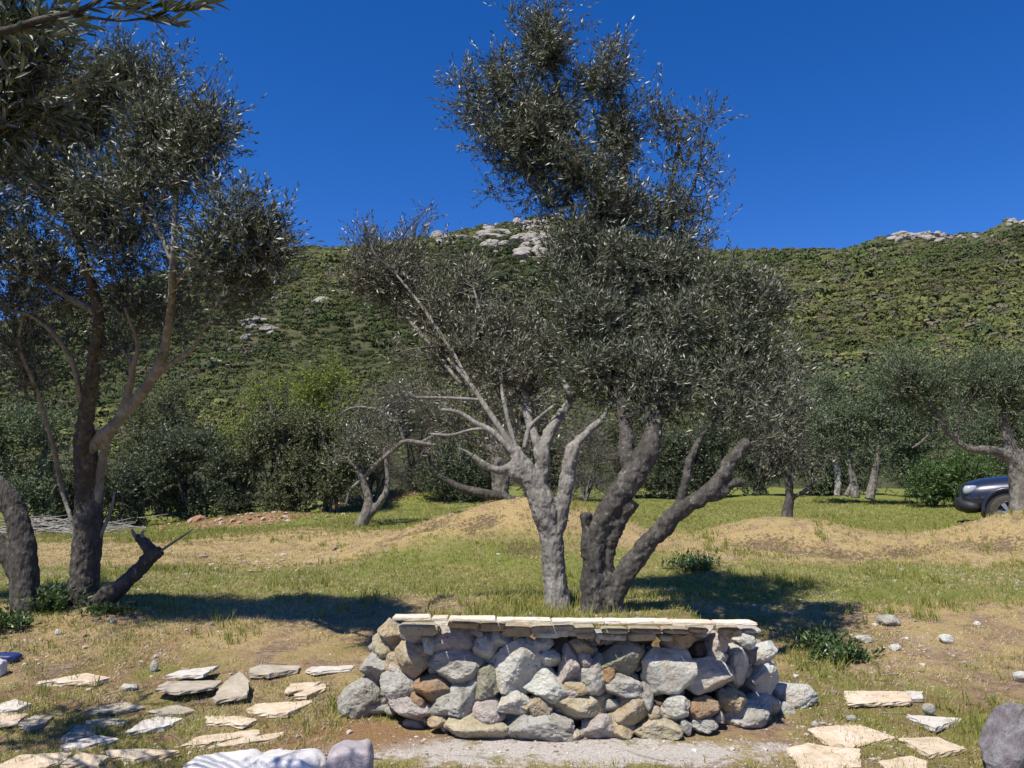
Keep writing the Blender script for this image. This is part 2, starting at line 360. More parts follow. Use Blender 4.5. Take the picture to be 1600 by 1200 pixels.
def build_hills():
    az = np.linspace(R(-62), R(62), 420); rr = np.concatenate([np.geomspace(38, 200, 130), np.linspace(203, 520, 190)])
    A, Rg = np.meshgrid(az, rr); X = (Rg * np.sin(A)).ravel(); Y = (Rg * np.cos(A)).ravel()
    Z = hill_z(X, Y); nx, ny = len(az), len(rr)
    i = np.arange(nx * ny).reshape(ny, nx)
    Fc = np.stack([i[:-1, :-1].ravel(), i[:-1, 1:].ravel(), i[1:, 1:].ravel(), i[1:, :-1].ravel()], 1)
    o = mesh('hillside', np.stack([X, Y, Z], 1), [Fc], M['hill']); tag(o, kind='structure')
build_hills()

# ------------------------------------------------------------------ rock shapes
_ico = {}
def ico(sub):
    if sub not in _ico:
        bm = bmesh.new(); bmesh.ops.create_icosphere(bm, subdivisions=sub, radius=1)
        v = np.array([p.co[:] for p in bm.verts]); v /= np.linalg.norm(v, axis=1)[:, None]
        f = np.array([[q.index for q in p.verts] for p in bm.faces]); bm.free(); _ico[sub] = (v, f)
    return _ico[sub]
def rock(sub, size, seed, planes=13, rough=.09, box=.0, cut=(.56, .92)):
    D, f = ico(sub); q = np.random.default_rng(seed)
    N = q.normal(size=(planes, 3)); N /= np.linalg.norm(N, axis=1)[:, None]
    d = q.uniform(cut[0], cut[1], planes)
    dot = np.maximum(D @ N.T, .05); rr = np.concatenate([d / dot, np.full((len(D), 1), 1.05)], 1)
    k = 30.; r = -np.log(np.exp(-k * rr).sum(1)) / k
    V = D * r[:, None]
    lo, hi = V.min(0), V.max(0); V = (V - (lo + hi) / 2) / ((hi - lo) / 2)
    off = q.uniform(-50, 50, 3)
    fine = fbm(V * 11 + off, 3, 71, .6) if sub > 3 else 0
    n = fbm(V * 1.6 + off, 5, seed % 97, .6); n2 = np.abs(fbm(V * 4.5 + off, 3, 5)) 
    V = V * (1 + rough * n * 1.6 - rough * n2 * 1.1 + rough * .28 * fine)[:, None]
    return V * (np.array(size) / 2), f
def rotz(V, a, ax='y'):
    m = np.array(Matrix.Rotation(a, 3, ax.upper())); return V @ m.T

# ------------------------------------------------------------------ dry-stone wall
FACE0 = 5.20
def face(px, py):
    h = max(0, (1150 - py) / 190)
    return FACE0 + .13 * h + .42 * (abs(px - 885) / 330) ** 3.5
wall = empty('stone_retaining_wall', (.38, 5.4, 0), 'low dry stone wall of rough grey and tan boulders topped with cream slabs', 'stone wall')
wl = np.array(wall.location)
S1 = [(450, 235, 135, 140, 't', 0), (398, 305, 120, 150, 'c', 10), (375, 425, 200, 155, 'g', -8), (290, 630, 275, 235, 'g', -5),
 (510, 560, 220, 205, 'g', -12), (600, 400, 215, 210, 't', 5), (600, 250, 190, 105, 'p', 8), (855, 262, 250, 160, 'p', -15), (790, 195, 130, 80, 'l', 15),
 (700, 305, 125, 125, 'l', -30), (985, 215, 95, 62, 'p', 20), (860, 432, 335, 195, 'g', -6), (1048, 322, 150, 165, 'l', 0), (1205, 435, 285, 305, 'l', 10),
 (1132, 275, 150, 85, 'l', 15), (1390, 310, 122, 72, 'l', 5), (1410, 390, 160, 86, 'l', 8), (1560, 425, 135, 195, 'p', 0), (1045, 535, 195, 190, 'n', 10),
 (1410, 530, 275, 195, 'l', 8), (722, 588, 205, 168, 'o', -20), (615, 650, 85, 75, 'o', 0), (905, 622, 155, 215, 'g', 12), (1062, 712, 175, 160, 'p', 15),
 (1205, 665, 195, 145, 'l', -8), (790, 690, 175, 115, 'g', -15), (580, 702, 275, 112, 'p', 18), (745, 785, 115, 76, 't', 0), (985, 812, 320, 138, 'c', 5),
 (1355, 818, 390, 205, 'g', 6), (1367, 697, 145, 112, 't', 0), (1575, 880, 75, 52, 'c', 0), (1290, 310, 80, 90, 'g', 0), (470, 420, 110, 110, 't', -50),
 (480, 455, 80, 90, 'p', 0), (1290, 695, 60, 55, 't', 0), (1570, 590, 90, 90, 'p', 0)]
S2 = [(170, 660, 350, 158, 'c', 4), (465, 670, 245, 145, 't', -3), (150, 835, 95, 55, 't', 0), (290, 790, 200, 135, 'p', -10), (430, 800, 130, 105, 't', 5),
 (620, 790, 245, 125, 'c', 0), (440, 545, 205, 125, 'g', 8), (245, 480, 185, 205, 'g', 0), (340, 470, 75, 95, 'o', 0), (200, 385, 80, 75, 'p', 0),
 (425, 358, 230, 185, 'n', 5), (765, 262, 180, 105, 't', -5), (735, 665, 160, 135, 'l', -10), (895, 675, 185, 122, 'o', -3), (1062, 615, 155, 120, 't', -30),
 (1140, 700, 300, 150, 'g', -22), (1250, 490, 190, 185, 'l', -5), (1248, 345, 170, 105, 'l', -28), (1102, 415, 125, 200, 'l', 0), (990, 378, 105, 95, 'g', 0),
 (990, 280, 110, 115, 'p', 0), (1150, 272, 130, 65, 'l', 10), (905, 218, 115, 62, 'l', -15), (1425, 590, 235, 125, 'l', -8), (1370, 690, 125, 95, 'g', -10),
 (1262, 737, 95, 100, 't', 0), (1172, 772, 100, 72, 't', 0), (905, 765, 140, 80, 'g', 0), (800, 780, 65, 75, 'g', 0), (612, 700, 70, 75, 't', 0),
 (1000, 722, 60, 70, 'p', 0), (190, 315, 150, 95, 't', 15), (60, 290, 110, 130, 'd', 0), (140, 545, 120, 80, 't', 0), (640, 640, 110, 110, 'd', 0),
 (560, 590, 80, 130, 'g', 0), (880, 320, 100, 80, 'd', 0), (540, 250, 110, 100, 'd', 0), (1260, 610, 140, 80, 'd', 0)]
MK = dict(t='s_tan', c='s_cream', g='s_grey', l='s_light', p='s_pink', n='s_green', o='s_orange', d='s_dark')
stones = [(500 + a / 4, 930 + b / 4, c / 4, d / 4, k, r) for a, b, c, d, k, r in S1] + \
         [(860 + a * .2625, 930 + b * .2625, c * .2625, d * .2625, k, r) for a, b, c, d, k, r in S2]
stones.append((1000, 1092, 0, 0, '', 0)); stones.pop()
def add_stone(px, py, w_, h_, k, tilt, seed, push=0., sub=4):
    d = face(px, py) + push; sc = d / F * 1.05
    sx, sz = w_ * sc * 1.16, h_ * sc * 1.16; sy = min(.34, .55 * (sx + sz) / 1.3 + .04)
    V, f = rock(sub, (sx, sy, sz), seed, planes=15, rough=.085, cut=(.58, .92))
    V = rotz(V, R(tilt)); p = W(px, py, d + sy * .30)
    V = V + np.array(p) - wl
    return mesh('stone', V, [f], M[MK[k]], wall, smooth=False)
for i, (px, py, w_, h_, k, tl) in enumerate(stones):
    add_stone(px, py, w_, h_, k, tl, 100 + i, .10 if k == 'd' else 0., 5 if w_ * h_ > 900 else 4)
# big pale two-lobed boulder of the right half
Va, fa = rock(5, (.36, .26, .34), 901, 16, .10); Vb, fb = rock(5, (.36, .25, .26), 903, 16, .11)
bm_ = 860 + 700 * .2625, 930 + 452 * .2625
pa = W(860 + 700 * .2625, 930 + 450 * .2625, face(1045, 1048) + .06); pb = W(860 + 935 * .2625, 930 + 475 * .2625, face(1100, 1050) + .06)
Vall = np.concatenate([Va + np.array(pa) - wl, Vb + np.array(pb) - wl])
bo = mesh('stone', Vall, [np.concatenate([fa, fb + len(Va)])], M['s_light'], wall)
bo['label'] = 'largest pale boulder of the wall'
rm = bo.modifiers.new('r', 'REMESH'); rm.mode = 'VOXEL'; rm.voxel_size = .009; rm.use_smooth_shade = False
sm_ = bo.modifiers.new('s', 'SMOOTH'); sm_.iterations = 4; sm_.factor = .5
# earth and rubble behind the faced stones
def core():
    n, m = 120, 40; V = []
    for j in range(m + 1):
        for i in range(n + 1):
            a = i / n; b = j / m
            px = 590 + (1185 - 590) * a + (38 * b if a < .5 else -32 * b) * abs(a - .5) * 2; py = 1165 - b * (1165 - 985)
            p = W(px, py, face(px, py) + .20 + .25 * abs(a - .5) * b + .3 * max(0, abs(a - .5) - .36) * 4); V.append((p.x, p.y, p.z))
    V = np.array(V); nn = fbm(V * 9, 4, 21); V[:, 1] += nn * .045; V[:, 2] += fbm(V * 8, 3, 33) * .02
    i = np.arange((n + 1) * (m + 1)).reshape(m + 1, n + 1)
    Fc = [np.stack([i[:-1, :-1].ravel(), i[:-1, 1:].ravel(), i[1:, 1:].ravel(), i[1:, :-1].ravel()], 1)]
    k = len(V); top = V[-(n + 1):].copy(); back = top.copy(); back[:, 1] += .28; low = back.copy(); low[:, 2] = -.1
    V = np.concatenate([V, back, low]); ib = np.arange(k, k + n + 1); il = ib + n + 1; it = i[-1]
    Fc.append(np.stack([it[:-1], it[1:], ib[1:], ib[:-1]], 1)); Fc.append(np.stack([ib[:-1], ib[1:], il[1:], il[:-1]], 1))
    mesh('rubble_fill', V - wl, Fc, M['s_dark'], wall)
core()
# rounded ends, back course and small wedging stones between the faced ones
Vs = []; Fs = []; cc = 0
for i in range(26):
    sgn = -1 if i % 2 else 1; q = np.random.default_rng(500 + i)
    yy = 5.65 + (i // 2 % 4) * .26 + q.uniform(-.04, .04)
    V, f = rock(3, tuple(q.uniform((.24, .26, .17), (.34, .34, .24))), 700 + i)
    xx = .38 + sgn * (1.30 - .16 * (i // 8) - (yy - 5.65) * .18)
    Vs.append(V + np.array((xx, yy, .08 + (i // 8) * .15 + gzf(2.2, yy) * .6))); Fs.append(f + cc); cc += len(V)
q = np.random.default_rng(555)
for i in range(170):
    px = q.uniform(585, 1185); py = q.uniform(995, 1140); d = face(px, py); s1 = q.uniform(.035, .10)
    V, f = rock(3, (s1 * q.uniform(.9, 1.7), s1, s1 * q.uniform(.6, 1.)), 7000 + i); V = rotz(V, q.uniform(-.8, .8))
    Vs.append(V + np.array(W(px, py, d + .10 + q.uniform(-.03, .05)))); Fs.append(f + cc); cc += len(V)
o = mesh('wedge_stones', np.concatenate(Vs) - wl, [np.concatenate(Fs)], M['s_grey'], wall); o['kind'] = 'stuff'

def resample(poly, step, jit, q):
    out = []
    n = len(poly)
    for i in range(n):
        a = np.array(poly[i]); b = np.array(poly[(i + 1) % n]); L = np.linalg.norm(b - a); k = max(1, int(L / step))
        for j in range(k):
            p = a + (b - a) * j / k
            out.append(p + (q.normal(0, jit, 2) if j else q.normal(0, jit * .5, 2)))
    return np.array(out)
def slab(name, poly, zf, th, mat, seed, parent=None, tilt=(0, 0), step=.035, jit=.005):
    """plan outline in metres, zf(x,y) underside height; a chipped edge all round"""
    q = np.random.default_rng(seed); P = resample(poly, step, jit, q); c = P.mean(0)
    ar = .5 * np.sum(P[:, 0] * np.roll(P[:, 1], -1) - np.roll(P[:, 0], -1) * P[:, 1])
    if ar < 0: P = P[::-1]
    n = len(P)
    z0 = zf(c[0], c[1]); tz = lambda p: z0 + (p[:, 0] - c[0]) * tilt[0] + (p[:, 1] - c[1]) * tilt[1]
    rings = []
    for s_, h, j in ((.985, 0., .003), (1.0, .35, .004), (1.0, .75, .005), (.985, 1.0, .002), (.94, 1.03, .001), (.7, 1.04, .0015), (.35, 1.04, .002)):
        Q = c + (P - c) * s_ + q.normal(0, j * jit / .005, P.shape) * (1 if s_ > .9 else .3)
        rings.append(np.column_stack([Q, tz(Q) + th * h + q.normal(0, .0012, n)]))
    V = np.concatenate(rings + [np.array([[c[0], c[1], z0 + th * 1.03]]), np.array([[c[0], c[1], z0]])])
    Fq = []
    idx = np.arange(n)
    for r in range(len(rings) - 1):
        a = r * n + idx; b = r * n + (idx + 1) % n; Fq.append(np.stack([a, b, b + n, a + n], 1))
    L = (len(rings) - 1) * n; ct = len(rings) * n
    Ft = np.stack([L + idx, L + (idx + 1) % n, np.full(n, ct)], 1); Fb = np.stack([(idx + 1) % n, idx, np.full(n, ct + 1)], 1)
    o3 = np.array(parent.location) if parent else np.array([c[0], c[1], z0])
    o = mesh(name, V - o3, Fq + [Ft, Fb], mat, parent, smooth=False, loc=None if parent else o3)
    return o
# coping: a row of thin cream slabs, the layer of packing stones beneath
cx0 = W(612, 962, 5.13).x; cx1 = W(1184, 972, 5.16).x
cuts = [612, 674, 700, 775, 862, 945, 1050, 1118, 1184]
for i in range(len(cuts) - 1):
    a, b = cuts[i], cuts[i + 1]; q = np.random.default_rng(40 + i)
    pa = W(a, 968, 5.15 + q.uniform(-.015, .015)); pb = W(b, 968, 5.15 + q.uniform(-.015, .015))
    zt = W((a + b) / 2, np.interp((a + b) / 2, [612, 1184], [965, 974]), 5.15).z
    dp = .125 + q.uniform(-.015, .01)
    slab('coping_slab', [(pa.x + .003, pa.y), (pb.x - .003, pb.y), (pb.x - .003 + q.uniform(-.02, 0), pb.y + dp), (pa.x + .003, pa.y + dp)],
         lambda x, y: zt - .018 + q.uniform(-.001, .001), .016 + q.uniform(0, .003), M['coping'], 60 + i, wall, step=.05, jit=.0014)
pack = [(190, 190, 130, 30), (205, 220, 110, 36), (355, 228, 190, 40), (535, 228, 160, 48), (675, 235, 75, 34), (1060, 205, 120, 46), (1180, 193, 110, 22),
        (560, 197, 180, 22), (380, 198, 150, 20), (740, 198, 150, 22), (50, 205, 110, 46), (870, 190, 110, 24)]
pack = [(860 + a * .2625, 930 + b * .2625, c * .2625, d * .2625) for a, b, c, d in pack] + \
       [(500 + a / 4, 930 + b / 4, c / 4, d / 4) for a, b, c, d in [(1450, 190, 260, 44), (1230, 205, 180, 70), (1420, 228, 150, 36), (900, 168, 190, 36), (620, 200, 240, 60), (1080, 180, 150, 50), (1560, 215, 120, 40)]]
for i, (px, py, w_, h_) in enumerate(pack):
    q = np.random.default_rng(80 + i); dd = 5.19 + q.uniform(0, .06)
    V, f = rock(3, (w_ * dd / F * 1.05, .2, max(.022, h_ * dd / F * 1.1)), 820 + i, 9, .05, cut=(.8, 1.0))
    D_, f = ico(3); V = np.sign(D_) * np.abs(D_) ** .4; V = V * (1 + .07 * fbm(D_ * 2.5 + i * 3.3, 3, 61))[:, None] * np.array([w_ * dd / F * 1.04, .2, max(.02, h_ * dd / F)]) / 2
    V = rotz(V, q.uniform(-.05, .05))
    mesh('packing_stone', V + np.array(W(px, py + 2, dd + .12)) - wl, [f], M[['s_cream', 's_tan', 's_light', 's_tan'][i % 4]], wall, smooth=False)

# ------------------------------------------------------------------ tubes and leaves
def catmull(P, per=6):
    P = np.asarray(P, float); Q = np.vstack([2 * P[0] - P[1], P, 2 * P[-1] - P[-2]]); out = []
    for i in range(1, len(Q) - 2):
        for j in range(per):
            t = j / per; a, b, c, d = Q[i - 1], Q[i], Q[i + 1], Q[i + 2]
            out.append(.5 * ((2 * b) + (-a + c) * t + (2 * a - 5 * b + 4 * c - d) * t * t + (-a + 3 * b - 3 * c + d) * t ** 3))
    out.append(P[-1]); out = np.array(out); out[:, 3] = np.maximum(out[:, 3], .0008); return out
class Tubes:
    def __init__(s): s.V = []; s.F = []; s.T = []; s.n = 0
    def add(s, pts, seg=8, per=6, wob=0., cap=True, seed=0):
        P = catmull(pts, per) if per > 1 else np.asarray(pts, float)
        q = np.random.default_rng(seed + s.n); C3 = P[:, :3]; r = P[:, 3]
        T = np.gradient(C3, axis=0); T /= np.linalg.norm(T, axis=1)[:, None] + 1e-9
        up = np.array([0, 1., 0]) if abs(T[0, 1]) < .9 else np.array([1., 0, 0])
        A = np.cross(T, up); A /= np.linalg.norm(A, axis=1)[:, None] + 1e-9; B = np.cross(T, A)
        a = np.arange(seg) / seg * 2 * np.pi; m = len(P)
        rr = r[:, None] * np.ones(seg)
        V = C3[:, None, :] + (A[:, None, :] * np.cos(a)[None, :, None] + B[:, None, :] * np.sin(a)[None, :, None]) * rr[..., None]
        V = V.reshape(-1, 3)
        if wob:
            n = fbm(V * np.array([9, 9, 4.]), 4, 7) * wob + fbm(V * np.array([3, 3, 1.5]), 2, 8) * wob * 1.2
            dirs = V - np.repeat(C3, seg, 0); V = V + dirs * n[:, None]
        i = (np.arange(m - 1)[:, None] * seg + np.arange(seg)[None, :]); j = (np.arange(m - 1)[:, None] * seg + (np.arange(seg) + 1)[None, :] % seg)
        s.F.append(np.stack([i.ravel(), j.ravel(), (j + seg).ravel(), (i + seg).ravel()], 1) + s.n)
        k = s.n + len(V); V = np.vstack([V, C3[:1], C3[-1:]])
        if cap:
            x = np.arange(seg); y = (x + 1) % seg
            s.T.append(np.stack([y + s.n, x + s.n, np.full(seg, k)], 1))
            L = s.n + (m - 1) * seg; s.T.append(np.stack([x + L, y + L, np.full(seg, k + 1)], 1))
        s.V.append(V); s.n += len(V)
    def build(s, name, mat, parent=None, remesh=0, disp=0):
        V = np.concatenate(s.V); o3 = np.array(parent.location) if parent else 0
        o = mesh(name, V - o3, [np.concatenate(s.F)] + ([np.concatenate(s.T)] if s.T else []), mat, parent)
        if remesh:
            r = o.modifiers.new('r', 'REMESH'); r.mode = 'VOXEL'; r.voxel_size = remesh; r.use_smooth_shade = True
            m = o.modifiers.new('s', 'SMOOTH'); m.iterations = 2; m.factor = .5
            for nm, size, st in (('a', .09, disp), ('b', .022, disp * .35)):
                tx = bpy.data.textures.new('bark_' + nm, 'CLOUDS'); tx.noise_scale = size; tx.noise_depth = 3
                d = o.modifiers.new('d' + nm, 'DISPLACE'); d.texture = tx; d.strength = st; d.mid_level = .5; d.texture_coords = 'GLOBAL'
        return o
RS = 1.0; LEAN = lambda px, py: 0
def px_path(pts, d, base=None):
    """pts (px,py,radius_px[,extra depth])"""
    out = []
    for p in pts:
        dd = d + (p[3] if len(p) > 3 else 0) + LEAN(p[0], p[1]); w_ = W(p[0], p[1], dd); out.append((w_.x, w_.y, w_.z, p[2] * dd / F * RS))
    return out
def unit(v): return v / (np.linalg.norm(v, axis=-1, keepdims=True) + 1e-9)
def leaves(base, dirs, L, n, ll, lw, q, hexa=False, spread=.85, droop=0.):
    """shoots: base (N,3), dirs (N,3), lengths (N,), n leaves per shoot in opposite pairs"""
    N = len(base); t = (np.arange(n) + .7) / n
    pairs = np.arange(n) // 2
    A = unit(np.cross(dirs, q.normal(size=(N, 3)))); B = np.cross(dirs, A)
    bend = q.normal(0, .18, (N, 3))
    pos = base[:, None] + dirs[:, None] * (L[:, None] * t)[..., None] + bend[:, None] * (L[:, None] * t ** 2)[..., None]
    ang = pairs * (np.pi / 2) * 1.1 + (np.arange(n) % 2) * np.pi
    ang = ang[None] + q.normal(0, .35, (N, n))
    side = A[:, None] * np.cos(ang)[..., None] + B[:, None] * np.sin(ang)[..., None]
    th = np.clip(q.normal(spread, .28, (N, n)), .15, 1.5) * (1 - .45 * t[None])
    ax = unit(dirs[:, None] * np.cos(th)[..., None] + side * np.sin(th)[..., None] + np.array([0, 0, -droop]))
    wv = unit(np.cross(np.broadcast_to(dirs[:, None], ax.shape), ax)); nrm = np.cross(ax, wv)
    roll = q.normal(0, .5, (N, n))[..., None]; wv = unit(wv * np.cos(roll) + nrm * np.sin(roll)); nrm = np.cross(ax, wv)
    sz = q.uniform(.65, 1.15, (N, n, 1)) * ll; ww = sz / ll * lw / 2
    pos, ax, wv, nrm, sz, ww = [v.reshape(-1, v.shape[-1]) for v in (pos, ax, wv, nrm, sz, ww)]
    m = len(pos)
    if hexa:
        P = [pos, pos + ax * sz * .28 + wv * ww * .85 + nrm * sz * .02, pos + ax * sz * .62 + wv * ww * .9, pos + ax * sz - nrm * sz * .08,
             pos + ax * sz * .62 - wv * ww * .9, pos + ax * sz * .28 - wv * ww * .85 + nrm * sz * .02]
        V = np.stack(P, 1).reshape(-1, 3); b = np.arange(m)[:, None] * 6
        return V, np.concatenate([b + np.array([0, 1, 2, 3]), b + np.array([0, 3, 4, 5])])
    V = np.stack([pos, pos + ax * sz * .45 + wv * ww, pos + ax * sz, pos + ax * sz * .45 - wv * ww], 1).reshape(-1, 3)
    return V, np.arange(m)[:, None] * 4 + np.array([0, 1, 2, 3])
def twigs(base, dirs, L, r):
    """3-sided slivers for the shoots"""
    N = len(base); A = unit(np.cross(dirs, np.array([.3, .9, .2]))); B = np.cross(dirs, A); V = []
    for k in range(3):
        a = k * 2.094; V.append(base + (A * math.cos(a) + B * math.sin(a)) * r)
    V.append(base + dirs * L[:, None]); V = np.stack(V, 1).reshape(-1, 3); b = np.arange(N)[:, None] * 4
    return V, np.concatenate([b + np.array([0, 1, 3]), b + np.array([1, 2, 3]), b + np.array([2, 0, 3])])
def in_ball(n, q):
    v = unit(q.normal(size=(n, 3))); return v * np.clip(np.abs(q.normal(.52, .33, (n, 1))), 0, 1.4)
def crown(root, blobs, d, hubs, nshoot, q, mat, twigmat, ll=.055, lw=.012, per=16, sl=(.16, .34), upb=.75, ndens=None, subs=1.0, hexa=False, rd=.75, spread=.85, clump=.10, tr=.0022, name='crown', tt=.0035):
    """blobs: (px,py,rx_px,ry_px,extra depth,weight) ; hubs: limb points the boughs start from"""
    tb = Tubes(); bases = []; dirs = []; Ls = []
    wsum = sum(b[2] * b[3] * (b[5] if len(b) > 5 else 1) for b in blobs)
    hubs = np.array([h[:3] for h in hubs])
    for b in blobs:
        dd = d + b[4] + LEAN(b[0], b[1]); c = np.array(W(b[0], b[1], dd)); rx = b[2] * dd / F; rz = b[3] * dd / F; ry = (rx + rz) / 2 * rd
        ns = int(nshoot * b[2] * b[3] * (b[5] if len(b) > 5 else 1) / wsum) + 1
        nb = max(4, int(ns / 14 * subs))
        tg = c + in_ball(nb, q) * np.array([rx, ry, rz]) * .88
        pts = []
        for tpt in tg:
            dist = np.linalg.norm(hubs - tpt, axis=1); o = np.argsort(dist + (hubs[:, 2] > tpt[2] + .2) * 1.5)[:3]; h = hubs[q.choice(o)]
            m1 = h + (tpt - h) * .4 + q.normal(0, .06, 3) + np.array([0, 0, -.04]); m2 = h + (tpt - h) * .75 + q.normal(0, .05, 3)
            cv = catmull([(*h, tt * 2.2), (*m1, tt * 1.7), (*m2, tt * 1.1), (*tpt, tt * .5)], 5)
            tb.add(cv, 4, 1, cap=False); pts.append(cv[8:, :3])
        pts = np.concatenate(pts); idx = q.integers(0, len(pts), ns)
        bs = pts[idx] + q.normal(0, clump, (ns, 3)); out = unit((bs - c) / np.array([rx, ry, rz]) + 1e-6)
        near = np.linalg.norm((bs - c) / np.array([rx, ry, rz]), axis=1) < 1.55
        bs = bs[near]; out = out[near]; ns = len(bs)
        dv = unit(out * .35 + np.array([0, 0, upb * .8]) + q.normal(0, .48, (ns, 3)))
        bases.append(bs); dirs.append(dv); Ls.append(q.uniform(sl[0], sl[1], ns))
    base = np.concatenate(bases); dv = np.concatenate(dirs); L = np.concatenate(Ls)
    V1, F1 = leaves(base, dv, L, per, ll, lw, q, hexa, spread)
    V2, F2 = twigs(base, dv, L, tr)
    Vt = np.concatenate(tb.V); Ft = np.concatenate(tb.F)
    V = np.concatenate([V1, V2, Vt]) - np.array(root.location)
    fs = [F1, Ft + len(V1) + len(V2), F2 + len(V1)]
    fm = np.concatenate([np.zeros(len(F1)), np.ones(len(Ft)), np.ones(len(F2))])
    return mesh(name, V, fs, [mat, twigmat], root, smooth=False, fm=fm)
def limbs(tb, paths, d, seg=14, wob=.10, per=6):
    hubs = []
    for p in paths:
        w_ = px_path(p, d); tb.add(w_, seg, per, wob); c = catmull(w_, 4); hubs += [tuple(x) for x in c[len(c) // 3:]]
    return hubs
def tree_root(name, px, d, label, cat='olive tree', group='olive trees of the grove', z=None):
    x = W(px, 800, d).x; return empty(name, (x, d, gzf(x, d) if z is None else z), label, cat, group)

RS = .84
LEAN = lambda px, py: .7 * max(0, min(1, (700 - py) / 350))
# ---- pale olive in the planter
D1 = 6.45
t1 = tree_root('olive_tree', 872, D1, 'olive with a pale grey trunk and bare limbs, left one in the walled bed')
tb = Tubes(); h1 = limbs(tb, [[(874, 990, 34), (872, 965, 28), (869, 920, 23), (865, 870, 22), (862, 835, 22), (850, 795, 25), (835, 760, 21), (815, 725, 18), (803, 700, 10)],
  [(862, 850, 19), (873, 810, 16), (884, 765, 14), (889, 725, 14), (894, 702, 12), (905, 688, 9), (920, 674, 8), (939, 657, 7)],
  [(838, 775, 12), (848, 735, 13), (850, 700, 12), (862, 668, 10, .1), (880, 642, 9, .15), (895, 616, 7, .2)],
  [(845, 725, 10), (838, 690, 9), (826, 655, 8, .1), (820, 622, 6, .2), (822, 570, 5, .3)],
  [(812, 738, 13), (800, 730, 12), (782, 735, 8), (760, 728, 6), (738, 712, 5)], [(820, 745, 16), (806, 742, 14), (795, 735, 8)]], D1, 20, .13)
tb.build('trunk', M['bark_pale'], t1, .010, .038)
tb = Tubes(); hh = limbs(tb, [[(812, 720, 8), (795, 690, 7), (775, 660, 6), (755, 630, 5), (735, 600, 4), (700, 560, 3)], [(812, 715, 7), (800, 680, 5), (790, 640, 4), (784, 600, 3), (790, 550, 2)],
  [(815, 720, 7), (795, 700, 6), (770, 675, 6), (745, 662, 5), (718, 645, 4), (690, 640, 3)], [(760, 670, 4), (735, 672, 3), (705, 680, 3), (672, 678, 2)],
  [(738, 712, 4), (728, 705, 2), (716, 700, 1)], [(820, 700, 5), (826, 670, 4), (845, 650, 3), (868, 632, 3)], [(735, 600, 4), (700, 540, 4), (660, 480, 3), (620, 430, 2)],
  [(755, 625, 3), (700, 622, 3), (650, 621, 2)], [(785, 600, 3), (760, 520, 3), (740, 450, 2)], [(893, 618, 6), (860, 560, 5, .2), (850, 500, 4, .2)],
  [(939, 657, 5), (950, 640, 3), (962, 618, 2)], [(720, 600, 4), (640, 500, 4, .2), (590, 440, 3, .3)]], D1, 8, .08)
tb.build('branches', M['bark_pale'], t1); h1 += hh
q = np.random.default_rng(1)
crown(t1, [(600, 430, 52, 40, .3, 1.2), (575, 385, 26, 26, .3, 1), (640, 385, 30, 22, .3, .9), (655, 340, 12, 28, .3, .6), (668, 325, 6, 14, .3, .5), (578, 345, 7, 18, .3, .6), (545, 440, 30, 20, .3, .9), (520, 430, 10, 12, .3, .6), (645, 440, 34, 30, .3, 1),
  (690, 490, 40, 50, .2, .9), (700, 400, 10, 26, .2, .5), (735, 440, 18, 60, .2, .8), (740, 400, 7, 20, .2, .6), (700, 560, 44, 34, .1, .7), (745, 545, 34, 46, .1, .7), (795, 505, 22, 58, .1, .9), (800, 460, 9, 22, .1, .5), (800, 570, 40, 40, 0, .8), (850, 540, 34, 56, .2, .7), (835, 600, 50, 26, .2, .6), (770, 600, 46, 20, .2, .3), (618, 470, 30, 14, .2, .5),
  (610, 560, 22, 26, .3, .25), (660, 590, 34, 20, .3, .2), (830, 470, 10, 30, .2, .4)],
  D1, h1, 3000, q, M['olive_grey'], M['twig'], per=13, sl=(.09, .24), rd=1.0, subs=.8, clump=.06, ll=.05, lw=.011, tr=.0026, tt=.0045)

LEAN = lambda px, py: 1.25 * max(0, min(1, (720 - py) / 400))
# ---- dark multi-stemmed olive in the planter
D2 = 6.25
t2 = tree_root('olive_tree', 945, D2, 'tallest olive tree, several dark stems rising behind the cream topped stone wall')
RS = .76; tb = Tubes(); h2 = limbs(tb, [[(928, 992, 34), (926, 960, 26), (926, 910, 22), (929, 860, 20), (942, 815, 21), (970, 770, 24), (995, 735, 24), (1014, 700, 20), (1022, 655, 17), (1026, 590, 13), (1005, 480, 11), (965, 360, 8), (930, 260, 6)],
  [(920, 870, 16), (917, 830, 12), (915, 802, 11)], [(968, 990, 26), (962, 955, 18), (951, 915, 11), (951, 870, 12), (962, 825, 14), (985, 780, 19)],
  [(945, 985, 24), (952, 945, 22), (978, 895, 20), (1020, 840, 18), (1062, 797, 18), (1100, 775, 17), (1124, 752, 14), (1138, 725, 13), (1156, 705, 12), (1168, 690, 9)],
  [(1108, 775, 14), (1128, 770, 11), (1140, 757, 9), (1166, 752, 6)], [(1058, 805, 9), (1068, 765, 9), (1076, 725, 8), (1086, 700, 6), (1096, 682, 4)],
  [(992, 750, 19), (978, 710, 15), (978, 665, 13), (966, 600, 10), (935, 480, 8, .1), (900, 350, 6, .2), (870, 220, 4, .2)], [(938, 930, 18), (942, 905, 17), (936, 885, 9)],
  [(1024, 620, 10), (1050, 540, 8, .1), (1060, 440, 6, .1), (1070, 330, 4, .1)], [(1024, 640, 8), (1090, 590, 6, .2), (1150, 540, 5, .2), (1190, 490, 3, .2)]], D2, 20, .13)
tb.build('trunk', M['bark_dark'], t2, .010, .045)
